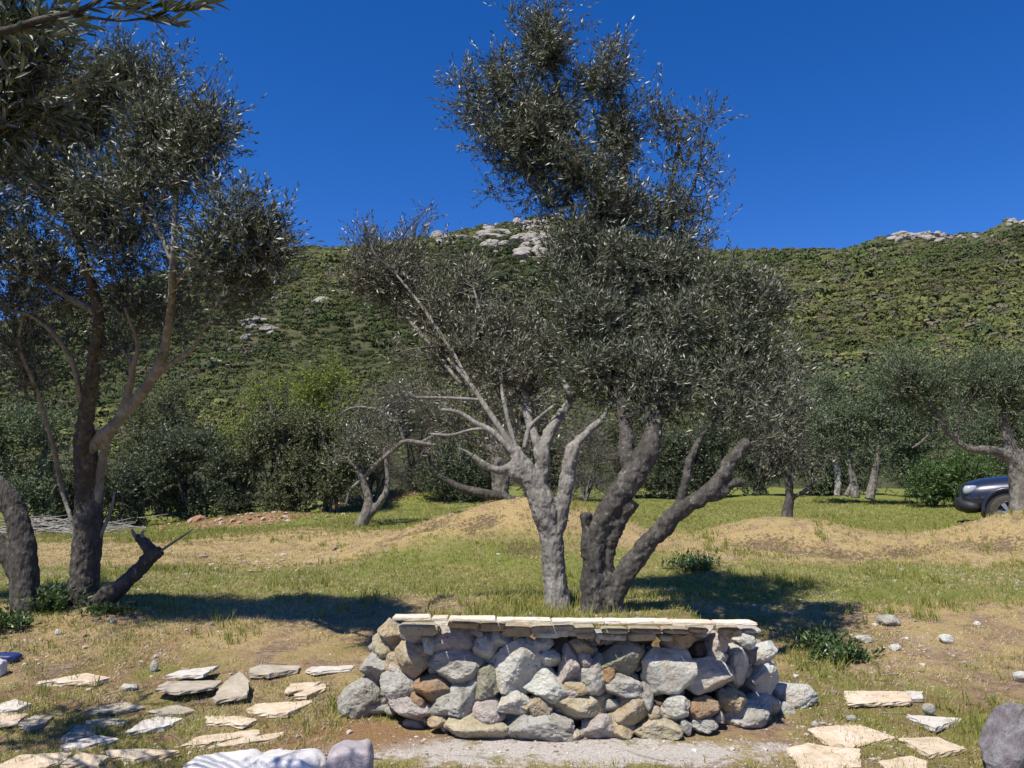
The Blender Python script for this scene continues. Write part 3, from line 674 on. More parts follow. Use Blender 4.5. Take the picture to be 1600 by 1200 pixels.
tb = Tubes(); hh = limbs(tb, [[(965, 360, 6), (900, 280, 5, .2), (830, 200, 4, .2), (760, 140, 3, .2)], [(930, 260, 5), (880, 160, 4, .1), (850, 60, 3, .1)],
  [(960, 340, 5), (980, 240, 4), (970, 150, 3)], [(1060, 430, 5), (1040, 330, 4), (1060, 240, 3), (1055, 170, 2)], [(1096, 682, 3), (1130, 640, 3), (1160, 600, 2)],
  [(1020, 600, 5), (960, 540, 4, .1), (890, 520, 3, .1)], [(1070, 330, 3), (1090, 270, 3), (1100, 210, 2)], [(968, 600, 4), (962, 575, 3), (985, 560, 2)]], D2, 7, .06)
tb.build('branches', M['bark_dark'], t2); h2 += hh
q = np.random.default_rng(2)
crown(t2, [(850, 200, 105, 80, 0, 1), (775, 150, 60, 44, 0, .9), (718, 132, 32, 18, 0, .7), (845, 85, 70, 56, 0, .9), (800, 40, 16, 34, 0, .7), (860, 20, 20, 40, 0, .7), (900, 15, 14, 36, 0, .6), (962, 85, 14, 44, 0, .7), (940, 130, 40, 52, 0, .9), (965, 215, 48, 62, 0, 1),
  (905, 280, 74, 44, 0, 1), (775, 240, 50, 44, 0, .9), (728, 205, 20, 22, 0, .7), (795, 288, 46, 20, 0, .8), (845, 325, 40, 18, 0, .9), (1022, 170, 16, 44, 0, .7), (1030, 215, 26, 24, 0, .5), (1065, 225, 24, 24, 0, .5), (1104, 190, 16, 34, 0, .6), (1118, 180, 8, 16, 0, .5), (1045, 290, 26, 46, 0, .4), (1090, 270, 14, 50, 0, .4),
  (940, 340, 60, 44, 0, 1.1), (1000, 340, 54, 50, 0, 1), (900, 380, 50, 44, 0, .9), (1085, 340, 34, 34, 0, .7), (1122, 300, 14, 14, 0, .7), (1128, 345, 12, 8, 0, .7), (960, 415, 70, 56, 0, .95), (1045, 420, 64, 50, 0, .9), (1080, 385, 30, 26, 0, .8), (1120, 440, 34, 40, 0, .8), (1155, 450, 22, 46, 0, .7), (1190, 480, 50, 30, 0, .8), (1180, 430, 10, 26, 0, .5), (1245, 462, 18, 24, 0, .6),
  (930, 500, 84, 56, 0, 1.05), (1050, 510, 90, 56, 0, 1.05), (1140, 530, 60, 40, 0, .95), (1200, 545, 36, 46, 0, .6), (1160, 600, 50, 44, 0, .8), (990, 590, 80, 50, 0, 1.1), (1080, 600, 60, 44, 0, .95), (900, 575, 36, 46, 0, .8), (875, 450, 24, 60, 0, .7), (1130, 655, 50, 20, 0, .6), (1010, 640, 60, 20, 0, .8), (1235, 580, 26, 50, 0, .3), (1200, 660, 34, 36, 0, .3)],
  D2, h2, 10800, q, M['olive'], M['twig'], per=15, sl=(.10, .27), rd=.95, subs=.42, clump=.075, ll=.057, lw=.0125, upb=.6)

LEAN = lambda px, py: -(1.6 + .9 * max(0, min(1, (px - 120) / 250))) * max(0, min(1, (760 - py) / 350))
# ---- leaning-stub olive at the left
D3 = 8.1
RS = .84; t3 = tree_root('olive_tree', 128, D3, 'wide olive with a straight dark trunk and a broken leaning stub at its foot')
RS = .66
tb = Tubes(); h3 = limbs(tb, [[(126, 985, 46), (128, 955, 35), (132, 900, 31), (138, 830, 31), (139, 770, 29), (134, 710, 25), (132, 675, 21), (136, 630, 15), (146, 560, 12), (154, 490, 12), (130, 405, 10), (110, 340, 8), (85, 270, 6), (60, 200, 4)],
  [(142, 962, 30), (165, 935, 24), (190, 916, 18), (215, 892, 16), (238, 868, 15), (252, 860, 11)], [(238, 868, 14), (228, 850, 12), (212, 840, 8)],
  [(132, 690, 12), (140, 650, 10), (148, 610, 9), (150, 560, 6)]], D3, 18, .10)
tb.build('trunk', M['bark_dark'], t3, .012, .045)  # dark bark on this trunk carries the shade of the crown
RS = .56
tb = Tubes(); hh = limbs(tb, [[(138, 705, 18), (155, 685, 16), (190, 652, 15), (228, 605, 15), (252, 562, 13), (266, 490, 11), (270, 410, 9), (276, 310, 7), (292, 240, 4)],
  [(240, 590, 9), (268, 568, 8), (300, 545, 7), (318, 515, 5), (345, 480, 4), (375, 450, 3)], [(150, 785, 14), (157, 735, 13), (168, 690, 11), (195, 630, 11), (207, 575, 8), (190, 545, 5)],
  [(118, 850, 8), (112, 815, 6), (97, 765, 7), (84, 700, 7), (66, 640, 7), (56, 600, 4)]], D3, 14, .08)
h3 += hh; tb.build('limb', M['bark_pale'], t3, .011, .016)
RS = .84

tb = Tubes(); hh = limbs(tb, [[(270, 410, 6), (242, 350, 5), (200, 300, 4), (150, 230, 3)], [(154, 490, 7), (100, 460, 6), (50, 430, 5), (-10, 410, 4)], [(268, 450, 5), (310, 400, 4), (340, 340, 3)],
  [(375, 450, 3), (410, 410, 2), (440, 380, 2)], [(240, 868, 3), (275, 845, 2), (302, 827, 1)], [(155, 842, 4), (172, 800, 3), (179, 770, 2)], [(214, 842, 4), (208, 832, 3), (206, 826, 1)], [(222, 845, 4), (222, 834, 3), (226, 828, 1)],
  [(205, 580, 6), (215, 540, 4), (195, 480, 3)], [(130, 640, 6), (110, 560, 5), (60, 500, 4), (0, 480, 3)], [(56, 605, 4), (30, 540, 3), (40, 480, 2)], [(276, 310, 5), (250, 230, 4), (230, 150, 3)]], D3, 7, .06)
tb.build('branches', M['bark_pale'], t3); h3 += hh
q = np.random.default_rng(3)
crown(t3, [(185, 130, 66, 44, 0, .9), (205, 70, 14, 30, 0, .5), (270, 90, 10, 34, 0, .5), (265, 130, 26, 18, 0, .5), (120, 190, 70, 56, 0, .9), (250, 210, 66, 52, 0, .9), (335, 200, 28, 50, 0, .7), (345, 135, 26, 8, 0, .5), (342, 110, 8, 16, 0, .4), (40, 150, 50, 50, 0, .8), (170, 290, 70, 36, 0, .45), (60, 290, 60, 50, 0, .7), (300, 285, 36, 30, 0, .35), (235, 345, 50, 24, 0, .3),
  (375, 345, 40, 40, 0, .9), (410, 390, 30, 34, 0, .8), (455, 350, 6, 26, 0, .5), (440, 400, 16, 20, 0, .5), (350, 410, 50, 30, 0, .7), (290, 430, 40, 30, .3, .5), (200, 395, 60, 32, .3, .7), (60, 400, 56, 36, 0, .6), (50, 550, 50, 36, .2, .5), (110, 520, 30, 20, .2, .3), (215, 470, 40, 40, .4, .4), (-90, 300, 90, 150, 0, .6), (330, 480, 46, 24, .3, .45), (20, 470, 50, 30, .2, .5), (100, 455, 60, 34, .2, .5), (280, 500, 50, 36, .4, .4), (180, 540, 50, 36, .4, .35), (30, 590, 44, 30, .2, .4), (370, 440, 50, 30, .1, .5), (235, 290, 50, 40, 0, .6), (310, 250, 40, 30, 0, .6), (140, 340, 60, 40, 0, .6), (420, 430, 30, 24, .1, .5)],
  D3, h3, 10500, q, M['olive'], M['twig'], per=13, sl=(.11, .30), rd=.8, ll=.056, lw=.0135, subs=.45, clump=.085)

LEAN = lambda px, py: 0
# ---- curved trunk at the left border
D4 = 7.8
t4 = tree_root('olive_tree', 44, D4, 'olive tree whose curved trunk bends out of view past the left border')
tb = Tubes(); h4 = limbs(tb, [[(46, 1010, 40), (42, 975, 29), (39, 920, 25), (36, 860, 23), (28, 815, 21), (8, 775, 22), (-25, 745, 19), (-90, 690, 16), (-150, 580, 12), (-190, 460, 8)],
  [(36, 900, 22), (15, 868, 18), (-20, 835, 16), (-80, 780, 13), (-220, 690, 9)], [(20, 792, 12), (18, 770, 9), (14, 760, 3)]], D4, 18, .12)
tb.build('trunk', M['bark_dark'], t4, .015, .03)
q = np.random.default_rng(4)
crown(t4, [(-190, 420, 120, 110, 0, 1), (-60, 560, 60, 50, .3, .5), (-280, 560, 80, 80, 0, .8)], D4, h4, 1300, q, M['olive'], M['twig'], per=14, ll=.06, lw=.014)

RS = 1.0
# ---- near olive reaching in at the top left
t5 = empty('olive_tree', (-3.9, 2.3, 0), 'very near olive, its dark leafy boughs hanging in at the upper left', 'olive tree', 'olive trees of the grove')
tb = Tubes()
tb.add([(-3.9, 2.3, -.1, .17), (-3.85, 2.35, .8, .14), (-3.7, 2.4, 1.7, .12), (-3.3, 2.5, 2.3, .09), (-2.7, 2.6, 2.75, .06), (-2.1, 2.6, 3.0, .03)], 16, 6, .1)
tb.add([(-3.4, 2.5, 2.2, .07), (-2.9, 2.2, 2.6, .045), (-2.2, 1.9, 2.75, .025), tuple(W(-120, 60, 1.7)) + (.013,), tuple(W(0, 48, 1.6)) + (.009,)], 12, 6, .08)
tb.build('trunk', M['bark_dark'], t5, .015, .02)
tb = Tubes(); a = limbs(tb, [[(-120, 60, 10), (0, 50, 7), (60, 32, 6), (120, 18, 5), (165, -5, 3)], [(60, 32, 4), (120, 25, 3), (180, 32, 2), (215, 30, 2), (250, 22, 3), (292, -4, 1)]], 1.6, 7, .05)
tb.build('branches', M['bark_dark'], t5)
q = np.random.default_rng(5)
sh = []
for px, py, tx, ty in [(-10, 50, 1, -.2), (20, 40, .9, .4), (50, 30, .8, -.8), (80, 28, 1, .5), (100, 22, .6, -1), (130, 15, 1, -.3), (215, 30, 1, .1), (250, 22, 1, -.15), (240, 25, .9, -.5), (275, 8, 1, -.3), (200, 22, 1, -.6), (190, 30, .8, -.9), (160, 5, 1, -.2), (140, 0, .8, -.9)]:
    p = np.array(W(px, py, 1.6)); sh.append((p, unit(np.array([tx, q.uniform(-.3, .3), -ty * .5]))))
Vn, Fn = leaves(np.array([s[0] for s in sh]), np.array([s[1] for s in sh]), np.full(len(sh), .085), 10, .058, .012, q, True, .55)
mesh('leaf_spray', Vn - np.array(t5.location), [Fn], M['olive'], t5, smooth=False)
hub5 = [(-2.1, 2.6, 3.0), (-2.7, 2.6, 2.75), (-2.2, 2.5, 2.6)]
crown(t5, [(20, 60, 70, 60, 0, 1), (60, 120, 56, 60, 0, 1), (20, 190, 60, 50, 0, .8), (-60, 120, 90, 110, 0, 1), (60, 20, 60, 24, 0, 1), (-220, 60, 120, 120, 0, .6), (-200, 300, 130, 110, .1, .5), (-10, 270, 40, 40, 0, .3), (-300, 430, 110, 60, 1.7, .8), (-420, 420, 90, 70, 1.5, .7), (-190, 400, 50, 36, 1.9, .8)],
  2.6, hub5, 1700, q, M['olive'], M['twig'], per=16, sl=(.1, .24), hexa=True, rd=1.2, ll=.058, lw=.013, clump=.06)

# ---- trees further back
def back_tree(px, d, label, trunk_paths, thin, blobs, ns, mat='olive_far', tm='bark_far', seed=0, rem=.02, ll=.08, lw=.026, per=9, sl=(.2, .45), name='olive_tree', cat='olive tree', group='olive trees of the grove', twm='twig', rd=.9, upb=.7):
    t = tree_root(name, px, d, label, cat, group)
    tb = Tubes(); h = limbs(tb, trunk_paths, d, 12, .12); tb.build('trunk', M[tm], t, rem, .03)
    if thin:
        tb = Tubes(); h += limbs(tb, thin, d, 6, .05); tb.build('branches', M['dead' if mat == 'twiggy' else tm], t)
    crown(t, blobs, d, h, ns, np.random.default_rng(900 + seed), M[mat], M[twm], ll=ll, lw=lw, per=per, sl=sl, rd=rd, clump=.16, tr=.004, tt=.008, upb=upb)
    return t
back_tree(785, 13.6, 'grey olive tree standing on the dry mound behind the pale trunk', [[(786, 815, 17), (783, 780, 14), (782, 735, 14), (780, 705, 13), (770, 670, 7), (750, 620, 5)], [(782, 715, 9), (800, 680, 6), (815, 640, 4)], [(778, 710, 7), (745, 690, 5), (700, 660, 3)]],
  [[(750, 620, 3), (720, 580, 2)], [(815, 640, 3), (860, 610, 2)]], [(720, 640, 80, 40, 0, .7), (800, 640, 70, 46, 0, .7), (860, 660, 60, 44, .4, .7), (640, 620, 50, 40, 0, .4)], 700, 'olive_grey', 'bark_far', 1)
back_tree(832, 12.6, 'crooked low olive with one bare limb bent left over the dry bank', [[(835, 850, 13), (829, 825, 12), (815, 798, 9), (790, 778, 8), (755, 771, 7), (720, 762, 6), (700, 752, 5), (684, 741, 3)], [(829, 830, 10), (828, 790, 8), (822, 750, 5)]],
  [[(684, 741, 3), (672, 722, 2), (668, 705, 1)], [(822, 750, 4), (806, 720, 2)]], [(810, 705, 40, 24, 0, 1), (670, 700, 18, 14, 0, .4)], 90, 'olive_grey', 'bark_dark', 2)
back_tree(562, 17.5, 'small olive with bleached arching branches in the field left of the wall', [[(555, 838, 17), (563, 822, 10), (574, 798, 9), (575, 775, 7), (566, 750, 5), (560, 735, 4)], [(572, 805, 8), (590, 790, 6), (602, 770, 5), (606, 748, 4), (600, 700, 3)]],
  [[(565, 750, 3), (590, 724, 4), (618, 700, 4), (632, 690, 4), (655, 692, 4), (682, 696, 3)], [(632, 690, 3), (622, 665, 3), (600, 645, 2), (575, 637, 2), (548, 638, 2), (528, 650, 1)], [(560, 735, 3), (545, 715, 2), (560, 700, 2)], [(655, 692, 2), (680, 680, 2), (700, 672, 1)], [(566, 750, 3), (548, 765, 2), (540, 790, 2)]],
  [(560, 690, 46, 34, 0, .8), (600, 670, 40, 36, 0, .5), (520, 720, 30, 24, 0, .4)], 260, 'olive_grey', 'bark_far', 3)
back_tree(1228, 15.5, 'slim young olive with one short dark trunk on the bank right of the wall', [[(1228, 822, 10), (1230, 800, 8), (1234, 775, 6), (1228, 745, 4), (1215, 715, 3)], [(1233, 782, 4), (1248, 772, 3), (1262, 764, 3), (1280, 745, 2)], [(1233, 775, 5), (1238, 740, 4), (1240, 700, 3)]], None,
  [(1222, 700, 48, 44, 0, .8), (1230, 620, 42, 60, 0, .8), (1240, 555, 28, 36, 0, .5), (1190, 650, 34, 44, 0, .5), (1270, 720, 26, 26, 0, .4)], 800, 'olive_grey', 'bark_dark', 4)
back_tree(1308, 24, 'thin pale stemmed olive, left of three trunks at the far field edge', [[(1308, 775, 5), (1310, 745, 5), (1300, 700, 4), (1290, 650, 3)]], None, [(1295, 660, 46, 48, 0, 1), (1270, 700, 30, 28, 0, .7)], 500, 'olive_far', 'dead', 5, ll=.1, lw=.035)
back_tree(1334, 23.5, 'forked small olive, middle of three trunks at the far field edge', [[(1336, 778, 7), (1334, 752, 6), (1328, 720, 5), (1325, 670, 3)], [(1322, 775, 4), (1330, 758, 3), (1336, 740, 3)]], None, [(1335, 650, 40, 50, 0, 1), (1330, 700, 34, 22, 0, .7)], 500, 'olive_far', 'bark_far', 6, ll=.1, lw=.035)
back_tree(1362, 23, 'leaning small olive, right of three trunks at the far field edge', [[(1358, 780, 7), (1364, 755, 6), (1370, 720, 5), (1380, 660, 4)]], None, [(1385, 640, 56, 60, 0, 1), (1400, 580, 46, 44, 0, 1), (1385, 700, 36, 22, 0, .7)], 900, 'olive_far', 'bark_far', 7, ll=.1, lw=.035)
back_tree(1592, 14.2, 'spreading olive with a thick grey trunk beside the parked blue car', [[(1600, 830, 30), (1597, 800, 19), (1595, 760, 16), (1592, 728, 15), (1580, 700, 9), (1572, 672, 7), (1568, 655, 5), (1580, 630, 4)], [(1590, 735, 11), (1578, 715, 9), (1552, 704, 8), (1520, 702, 6), (1496, 690, 4), (1470, 660, 4), (1450, 625, 3)], [(1595, 728, 10), (1615, 690, 8), (1660, 640, 6)]],
  [[(1450, 625, 3), (1425, 615, 2), (1400, 620, 2)], [(1470, 660, 2), (1440, 690, 2), (1425, 700, 1)], [(1568, 655, 3), (1590, 640, 3), (1600, 600, 2)], [(1496, 690, 3), (1500, 650, 2), (1520, 620, 2)]],
  [(1450, 600, 70, 44, 0, 1), (1540, 590, 70, 44, 0, 1), (1620, 600, 70, 60, 0, 1), (1400, 580, 46, 34, 0, .9), (1570, 640, 50, 22, 0, .5), (1480, 650, 60, 26, 0, .5), (1700, 620, 60, 60, 0, .6)], 2600, 'olive_far', 'bark_far', 8, ll=.07, lw=.02, per=12)

# ---- shrubs along the field edge: (px, top, base, halfwidth, d, leaf, n, label)
SH = [(30, 620, 850, 95, 21, 'olive_far', 1400, 'grey green bush behind the curved trunk at the far left'),
 (120, 650, 840, 60, 23, 'shrub_mix', 800, 'mixed green bush seen between the two left trunks'),
 (250, 575, 830, 90, 27, 'shrub_mix', 2000, 'tall pale green bush rising above the dark bushes at left'),
 (215, 690, 840, 60, 22.5, 'shrub_dark', 1000, 'dark bush just right of the leaning pale limb'),
 (300, 650, 835, 66, 23.5, 'shrub_dark', 1500, 'tall dense dark green bush left of the red earth bank'),
 (365, 690, 805, 46, 23.4, 'shrub_dark', 900, 'drab bush above the red earth bank'),
 (380, 640, 720, 30, 24, 'shrub_yellow', 240, 'small bright yellow green bush above the red earth bank'),
 (440, 628, 805, 70, 23.2, 'shrub_mix', 2200, 'grey green bush left of centre under yellow leaves'),
 (425, 568, 690, 46, 24.3, 'shrub_yellow', 260, 'yellow green bush, left one of the pair near the slope'),
 (515, 556, 660, 56, 24.0, 'shrub_yellow', 420, 'broad yellow green bush, right one of the pair near the slope'),
 (515, 618, 800, 64, 23.2, 'shrub_mix', 2200, 'dense olive drab bush with twiggy edges beside the small arching tree'),
 (590, 590, 790, 50, 25, 'twiggy', 1000, 'leafless grey twiggy bush behind the bleached arching branches'),
 (655, 570, 790, 56, 26, 'twiggy', 1200, 'leafless grey twiggy bush left of the mound tree'),
 (700, 650, 792, 50, 24.5, 'shrub_dark', 900, 'dark low bush left of the mound tree'),
 (755, 640, 792, 46, 25.5, 'shrub_mix', 900, 'drab bush directly behind the mound tree'),
 (840, 640, 790, 56, 26, 'shrub_dark', 1100, 'dark bush behind the pale trunk of the walled bed'),
 (915, 650, 788, 46, 25, 'twiggy', 700, 'reddish grey twiggy bush seen between the two walled trees'),
 (975, 640, 785, 50, 27, 'shrub_mix', 900, 'drab bush behind the dark stems of the walled bed'),
 (1050, 660, 782, 50, 26.5, 'shrub_dark', 1100, 'dark bush behind the leaning dark stem'),
 (1120, 650, 780, 46, 27, 'shrub_dark', 1000, 'dark bush right of the cut dark stem'),
 (1185, 640, 775, 46, 27.5, 'shrub_dark', 1100, 'darkest bush left of the slim young olive'),
 (1265, 610, 770, 46, 28, 'olive_far', 900, 'soft green bush right of the slim young olive'),
 (1300, 575, 700, 56, 33, 'olive_far', 1100, 'rounded soft green tree top above the three thin trunks'),
 (1330, 690, 775, 60, 28.5, 'shrub_dark', 800, 'dark low bush behind the three thin trunks'),
 (1430, 600, 765, 60, 27, 'olive_far', 1400, 'dense green bush behind the limb of the spreading olive'),
 (1540, 570, 760, 80, 29, 'olive_far', 1600, 'large green bush behind the spreading olive'),
 (1640, 560, 780, 80, 27, 'olive_far', 900, 'green bush at the right border behind the spreading olive'),
 (1458, 722, 790, 34, 22.5, 'shrub_bright', 500, 'fresh bright green low bush, left one before the car'),
 (1515, 714, 785, 44, 22.8, 'shrub_bright', 800, 'fresh bright green low bush, right one before the car'),
 (1565, 712, 775, 28, 23.3, 'shrub_dark', 350, 'dark green low bush above the car bonnet')]
def shrub(px, top, base, hw, d, mt, n, label, k):
    x = W(px, 700, d).x; z = gzf(x, d); t = empty('shrub', (x, d, z), label, 'shrub', 'shrubs along the field edge')
    q = np.random.default_rng(2000 + k); pb = W(px, base, d); zt = W(px, top, d).z; H = zt - z; rw = hw * d / F
    tb = Tubes(); hubs = []
    for j in range(5):
        a = q.uniform(0, 6.28); e = np.array([x + math.cos(a) * rw * .45, d + math.sin(a) * rw * .4, z + H * q.uniform(.45, .75)])
        m = (np.array([x, d, z]) + e) / 2 + q.normal(0, .08, 3)
        pts = [(x + q.normal(0, .12), d + q.normal(0, .12), z - .05, .05 * min(1, H / 3)), (*m, .035 * min(1, H / 3)), (*e, .015)]
        tb.add(pts, 6, 5, .05); hubs += [tuple(v) for v in catmull(pts, 4)[4:]]
    tb.build('stems', M['bark_far'], t)
    blobs = []; cy = (top + base) / 2; hh = (base - top) / 2
    for j in range(12):
        fx = q.uniform(-.72, .72); fy = q.uniform(-.75, .95); s_ = q.uniform(.30, .52)
        blobs.append((px + fx * hw, cy + fy * hh * (1 - .25 * abs(fx)), hw * s_ + 6, min(hh * s_ + 6, hw * s_ * 1.2 + 8), q.uniform(-.35, .35) * rw, 1))
    tw = mt == 'twiggy'
    crown(t, blobs, d, hubs, int(n * 1.5), q, M[mt], M['bark_far' if tw else 'twig'], ll=.09 if not tw else .16, lw=.042 if not tw else .014, per=9 if not tw else 7, sl=(.15, .4) if not tw else (.3, .6), rd=.9, clump=.14, tr=.005, tt=.008, spread=.9, upb=.45)
for k, s_ in enumerate(SH): shrub(*s_, k)

# ---- scrub that covers the slopes (nobody could count it)
def scrub():
    q = np.random.default_rng(77); T = []
    for k in range(8):
        n = 62; dv = unit(q.normal(size=(n, 3))); dv[:, 2] = np.abs(dv[:, 2]) - .15
        lump = 1 + .35 * vn(dv * 2 + k * 9, 5)
        c = dv * (q.uniform(.62, 1.0, (n, 1))) * lump[:, None] * np.array([1, 1, .72])
        nr = unit(dv + q.normal(0, .28, (n, 3))); a = unit(np.cross(nr, q.normal(size=(n, 3)))); b = np.cross(nr, a); s_ = q.uniform(.13, .25, (n, 1))
        T.append(np.stack([c - a * s_, c - b * s_ * .8, c + a * s_, c + b * s_ * .8], 1))
    T = np.array(T); n = T.shape[1]
    N = 42000; az = np.concatenate([q.uniform(R(-40), R(40), N)]); u = q.uniform(0, 1, N)
    r = np.exp(np.log(44) + u ** .72 * (np.log(440) - np.log(44)))
    x = r * np.sin(az); y = r * np.cos(az); px = 800 + F * x / y; Rs = np.interp(px, RX, RR); keep = r < Rs * 1.02
    x, y, r, px, Rs = [v[keep] for v in (x, y, r, px, Rs)]; z = hill_z(x, y)
    P = np.stack([x, y, 0 * x], 1); n1 = fbm(P * .02, 3, 31); n2 = fbm(P * .07, 3, 37); n3 = q.uniform(-1, 1, len(x))
    keep = n3 * .4 + n2 > -.78; x, y, z, r, px, Rs, n1, n2, n3, P = [v[keep] for v in (x, y, z, r, px, Rs, n1, n2, n3, P)]
    m = len(x); size = np.clip(r * (.0032 + .0055 * q.uniform(0, 1, m) ** 1.8 + .0035 * np.clip(fbm(P * .04, 3, 55) + .1, 0, 1) * (px > 1000)), .25, 2.7); size = size * (1 + .1 * (px > 1150) * (r < .7 * Rs))
    size = size * (1 + .6 * np.clip(fbm(P * .03, 3, 57), -.5, 1)); size = np.where(q.uniform(0, 1, m) > .975, size * 1.9, size); size = np.where(r > .93 * Rs, size * .55, size)
    k = q.integers(0, len(T), m); a = q.uniform(0, 6.28, m); ca, sa = np.cos(a), np.sin(a)
    V = T[k].copy(); vx = V[..., 0] * ca[:, None, None] - V[..., 1] * sa[:, None, None]; vy = V[..., 0] * sa[:, None, None] + V[..., 1] * ca[:, None, None]
    V[..., 0] = vx; V[..., 1] = vy; V = V * size[:, None, None, None]; V = V + np.stack([x, y, z + size * .12], 1)[:, None, None, :]
    # each bush has its own leaf colour, patches of the same kind growing together
    g = np.array([[.062, .084, .024], [.092, .106, .030], [.125, .133, .043], [.17, .18, .052], [.118, .104, .068], [.050, .070, .030], [.15, .09, .05]])
    right = ss(1000, 1300, px); rel = r / Rs
    yel = .5 + n1 * .9 + right * .55 * np.exp(-((rel - .52) / .22) ** 2) + n3 * .35 - .18 + .25 * np.exp(-((rel - .27) / .1) ** 2)
    ci = np.where(yel > 1.12, 3, np.where(yel > .80, 2, np.where(yel > .45, 1, 0)))
    rr_ = q.uniform(0, 1, m); ci = np.where((rr_ < .09 + .10 * right), 4, ci); ci = np.where((rr_ > .9) | (right * (rel < .3) > .5) * (rr_ > .4), 5, ci); ci = np.where((rr_ > .997), 6, ci)
    col = g[ci] * q.uniform(.8, 1.25, (m, 1)) * (1 + .75 * fbm(P * .014, 3, 58))[:, None]; colv = np.repeat(col, n * 4, 0)
    V = V.reshape(-1, 3); Fc = np.arange(len(V)).reshape(-1, 4)
    t = NT('scrub_leaves'); at = t.n('ShaderNodeVertexColor', layer_name='col'); geo = t.n('ShaderNodeNewGeometry')
    t.col(t.mix(geo.outputs['Random Per Island'], t.mix(.32, at.outputs[0], (.02, .03, .01)), at.outputs[0]))
    o = mesh('hillside_scrub', V, [Fc], t.m, smooth=False)
    ca_ = o.data.color_attributes.new('col', 'FLOAT_COLOR', 'POINT'); ca_.data.foreach_set('color', np.column_stack([colv, np.ones(len(colv))]).astype(np.float32).ravel())
    tag(o, 'green, olive and yellowish scrub covering the slopes behind the grove', 'scrub', kind='stuff')
scrub()

# ---- pale rock outcrops on the slopes: centre px, spread, count
def hill_pt(px, py):
    x, y, z = ray(px, py); D = np.geomspace(45, 460, 500); k = D / y
    hit = np.nonzero(CAMZ + z * k <= hill_z(x * k, D))[0]
    if len(hit): return np.array([x * k[hit[0]], D[hit[0]]])
    Rs = np.interp(px, RX, RR); k = Rs * .985 / math.hypot(x, y); return np.array([x * k, y * k])
OUT = [(800, 374, 52, 16, 60, 3.6, 'long pale rock outcrop just below the central peak'), (845, 352, 30, 10, 26, 3.2, 'pale rocks on the crest of the central peak'),
 (838, 398, 26, 9, 22, 3.2, 'lower pale rock ledge below the central peak'), (865, 385, 34, 16, 34, 3.2, 'rough pale rocks at the right flank of the central peak'), (1432, 366, 40, 9, 70, 3.8, 'jagged pinkish grey crag on the right skyline'), (1512, 372, 44, 4, 16, 2.4, 'low line of pale rocks right of the skyline crag'),
 (1590, 352, 16, 6, 12, 3.0, 'rocky crest at the right border of the skyline'), (506, 472, 14, 4, 7, 4.0, 'single pale rock patch beside the grey leaved crown'), (392, 512, 34, 12, 20, 2.8, 'scattered pale rocks on the slope behind the left tree'),
 (690, 378, 34, 6, 12, 3.4, 'small pale rocks on the ridge left of the peak'), (420, 470, 14, 8, 5, 1.8, 'pale rocks high on the slope behind the left crown'), (455, 500, 30, 16, 5, 1.0, 'sparse small rocks on the left slope'), (360, 560, 40, 30, 8, 1.0, 'few low rocks near the foot of the left slope'), (20, 552, 40, 12, 12, 2.2, 'pale scree behind the far left foliage'), (170, 550, 30, 10, 8, 1.8, 'pale boulders glimpsed behind the left trunk fork'),
 (1320, 400, 60, 10, 8, 1.4, 'tiny pale rocks below the right ridge')]
for k, (px, py, sx, sy, n, s_, lab) in enumerate(OUT):
    q = np.random.default_rng(3000 + k); Vs = []; Fs = []; c = 0; p0 = hill_pt(px, py); z0 = hill_z(p0[:1], p0[1:])[0]
    for j in range(n):
        p = hill_pt(px + q.uniform(-1, 1) * sx, py + q.normal(0, .6) * sy); s1 = s_ * q.uniform(.25, .9) * (.6 if px < 680 else 1)
        V, f = rock(3, (s1 * q.uniform(1, 2.1), s1 * q.uniform(.9, 1.5), s1 * q.uniform(.7, 1.15)), 3100 + k * 60 + j, 12, .18); V = rotz(V, q.uniform(-.3, .3))
        V = V + np.array([p[0], p[1] - .6, hill_z(p[:1], p[1:])[0] + s1 * (.45 if k == 4 else .16)]); Vs.append(V); Fs.append(f + c); c += len(V)
    o3 = np.array([p0[0], p0[1], z0])
    o = mesh('rock_outcrop', np.concatenate(Vs) - o3, [np.concatenate(Fs)], M['hill_rock'], smooth=False, loc=o3); tag(o, lab, 'rock outcrop', 'rock outcrops on the slopes')

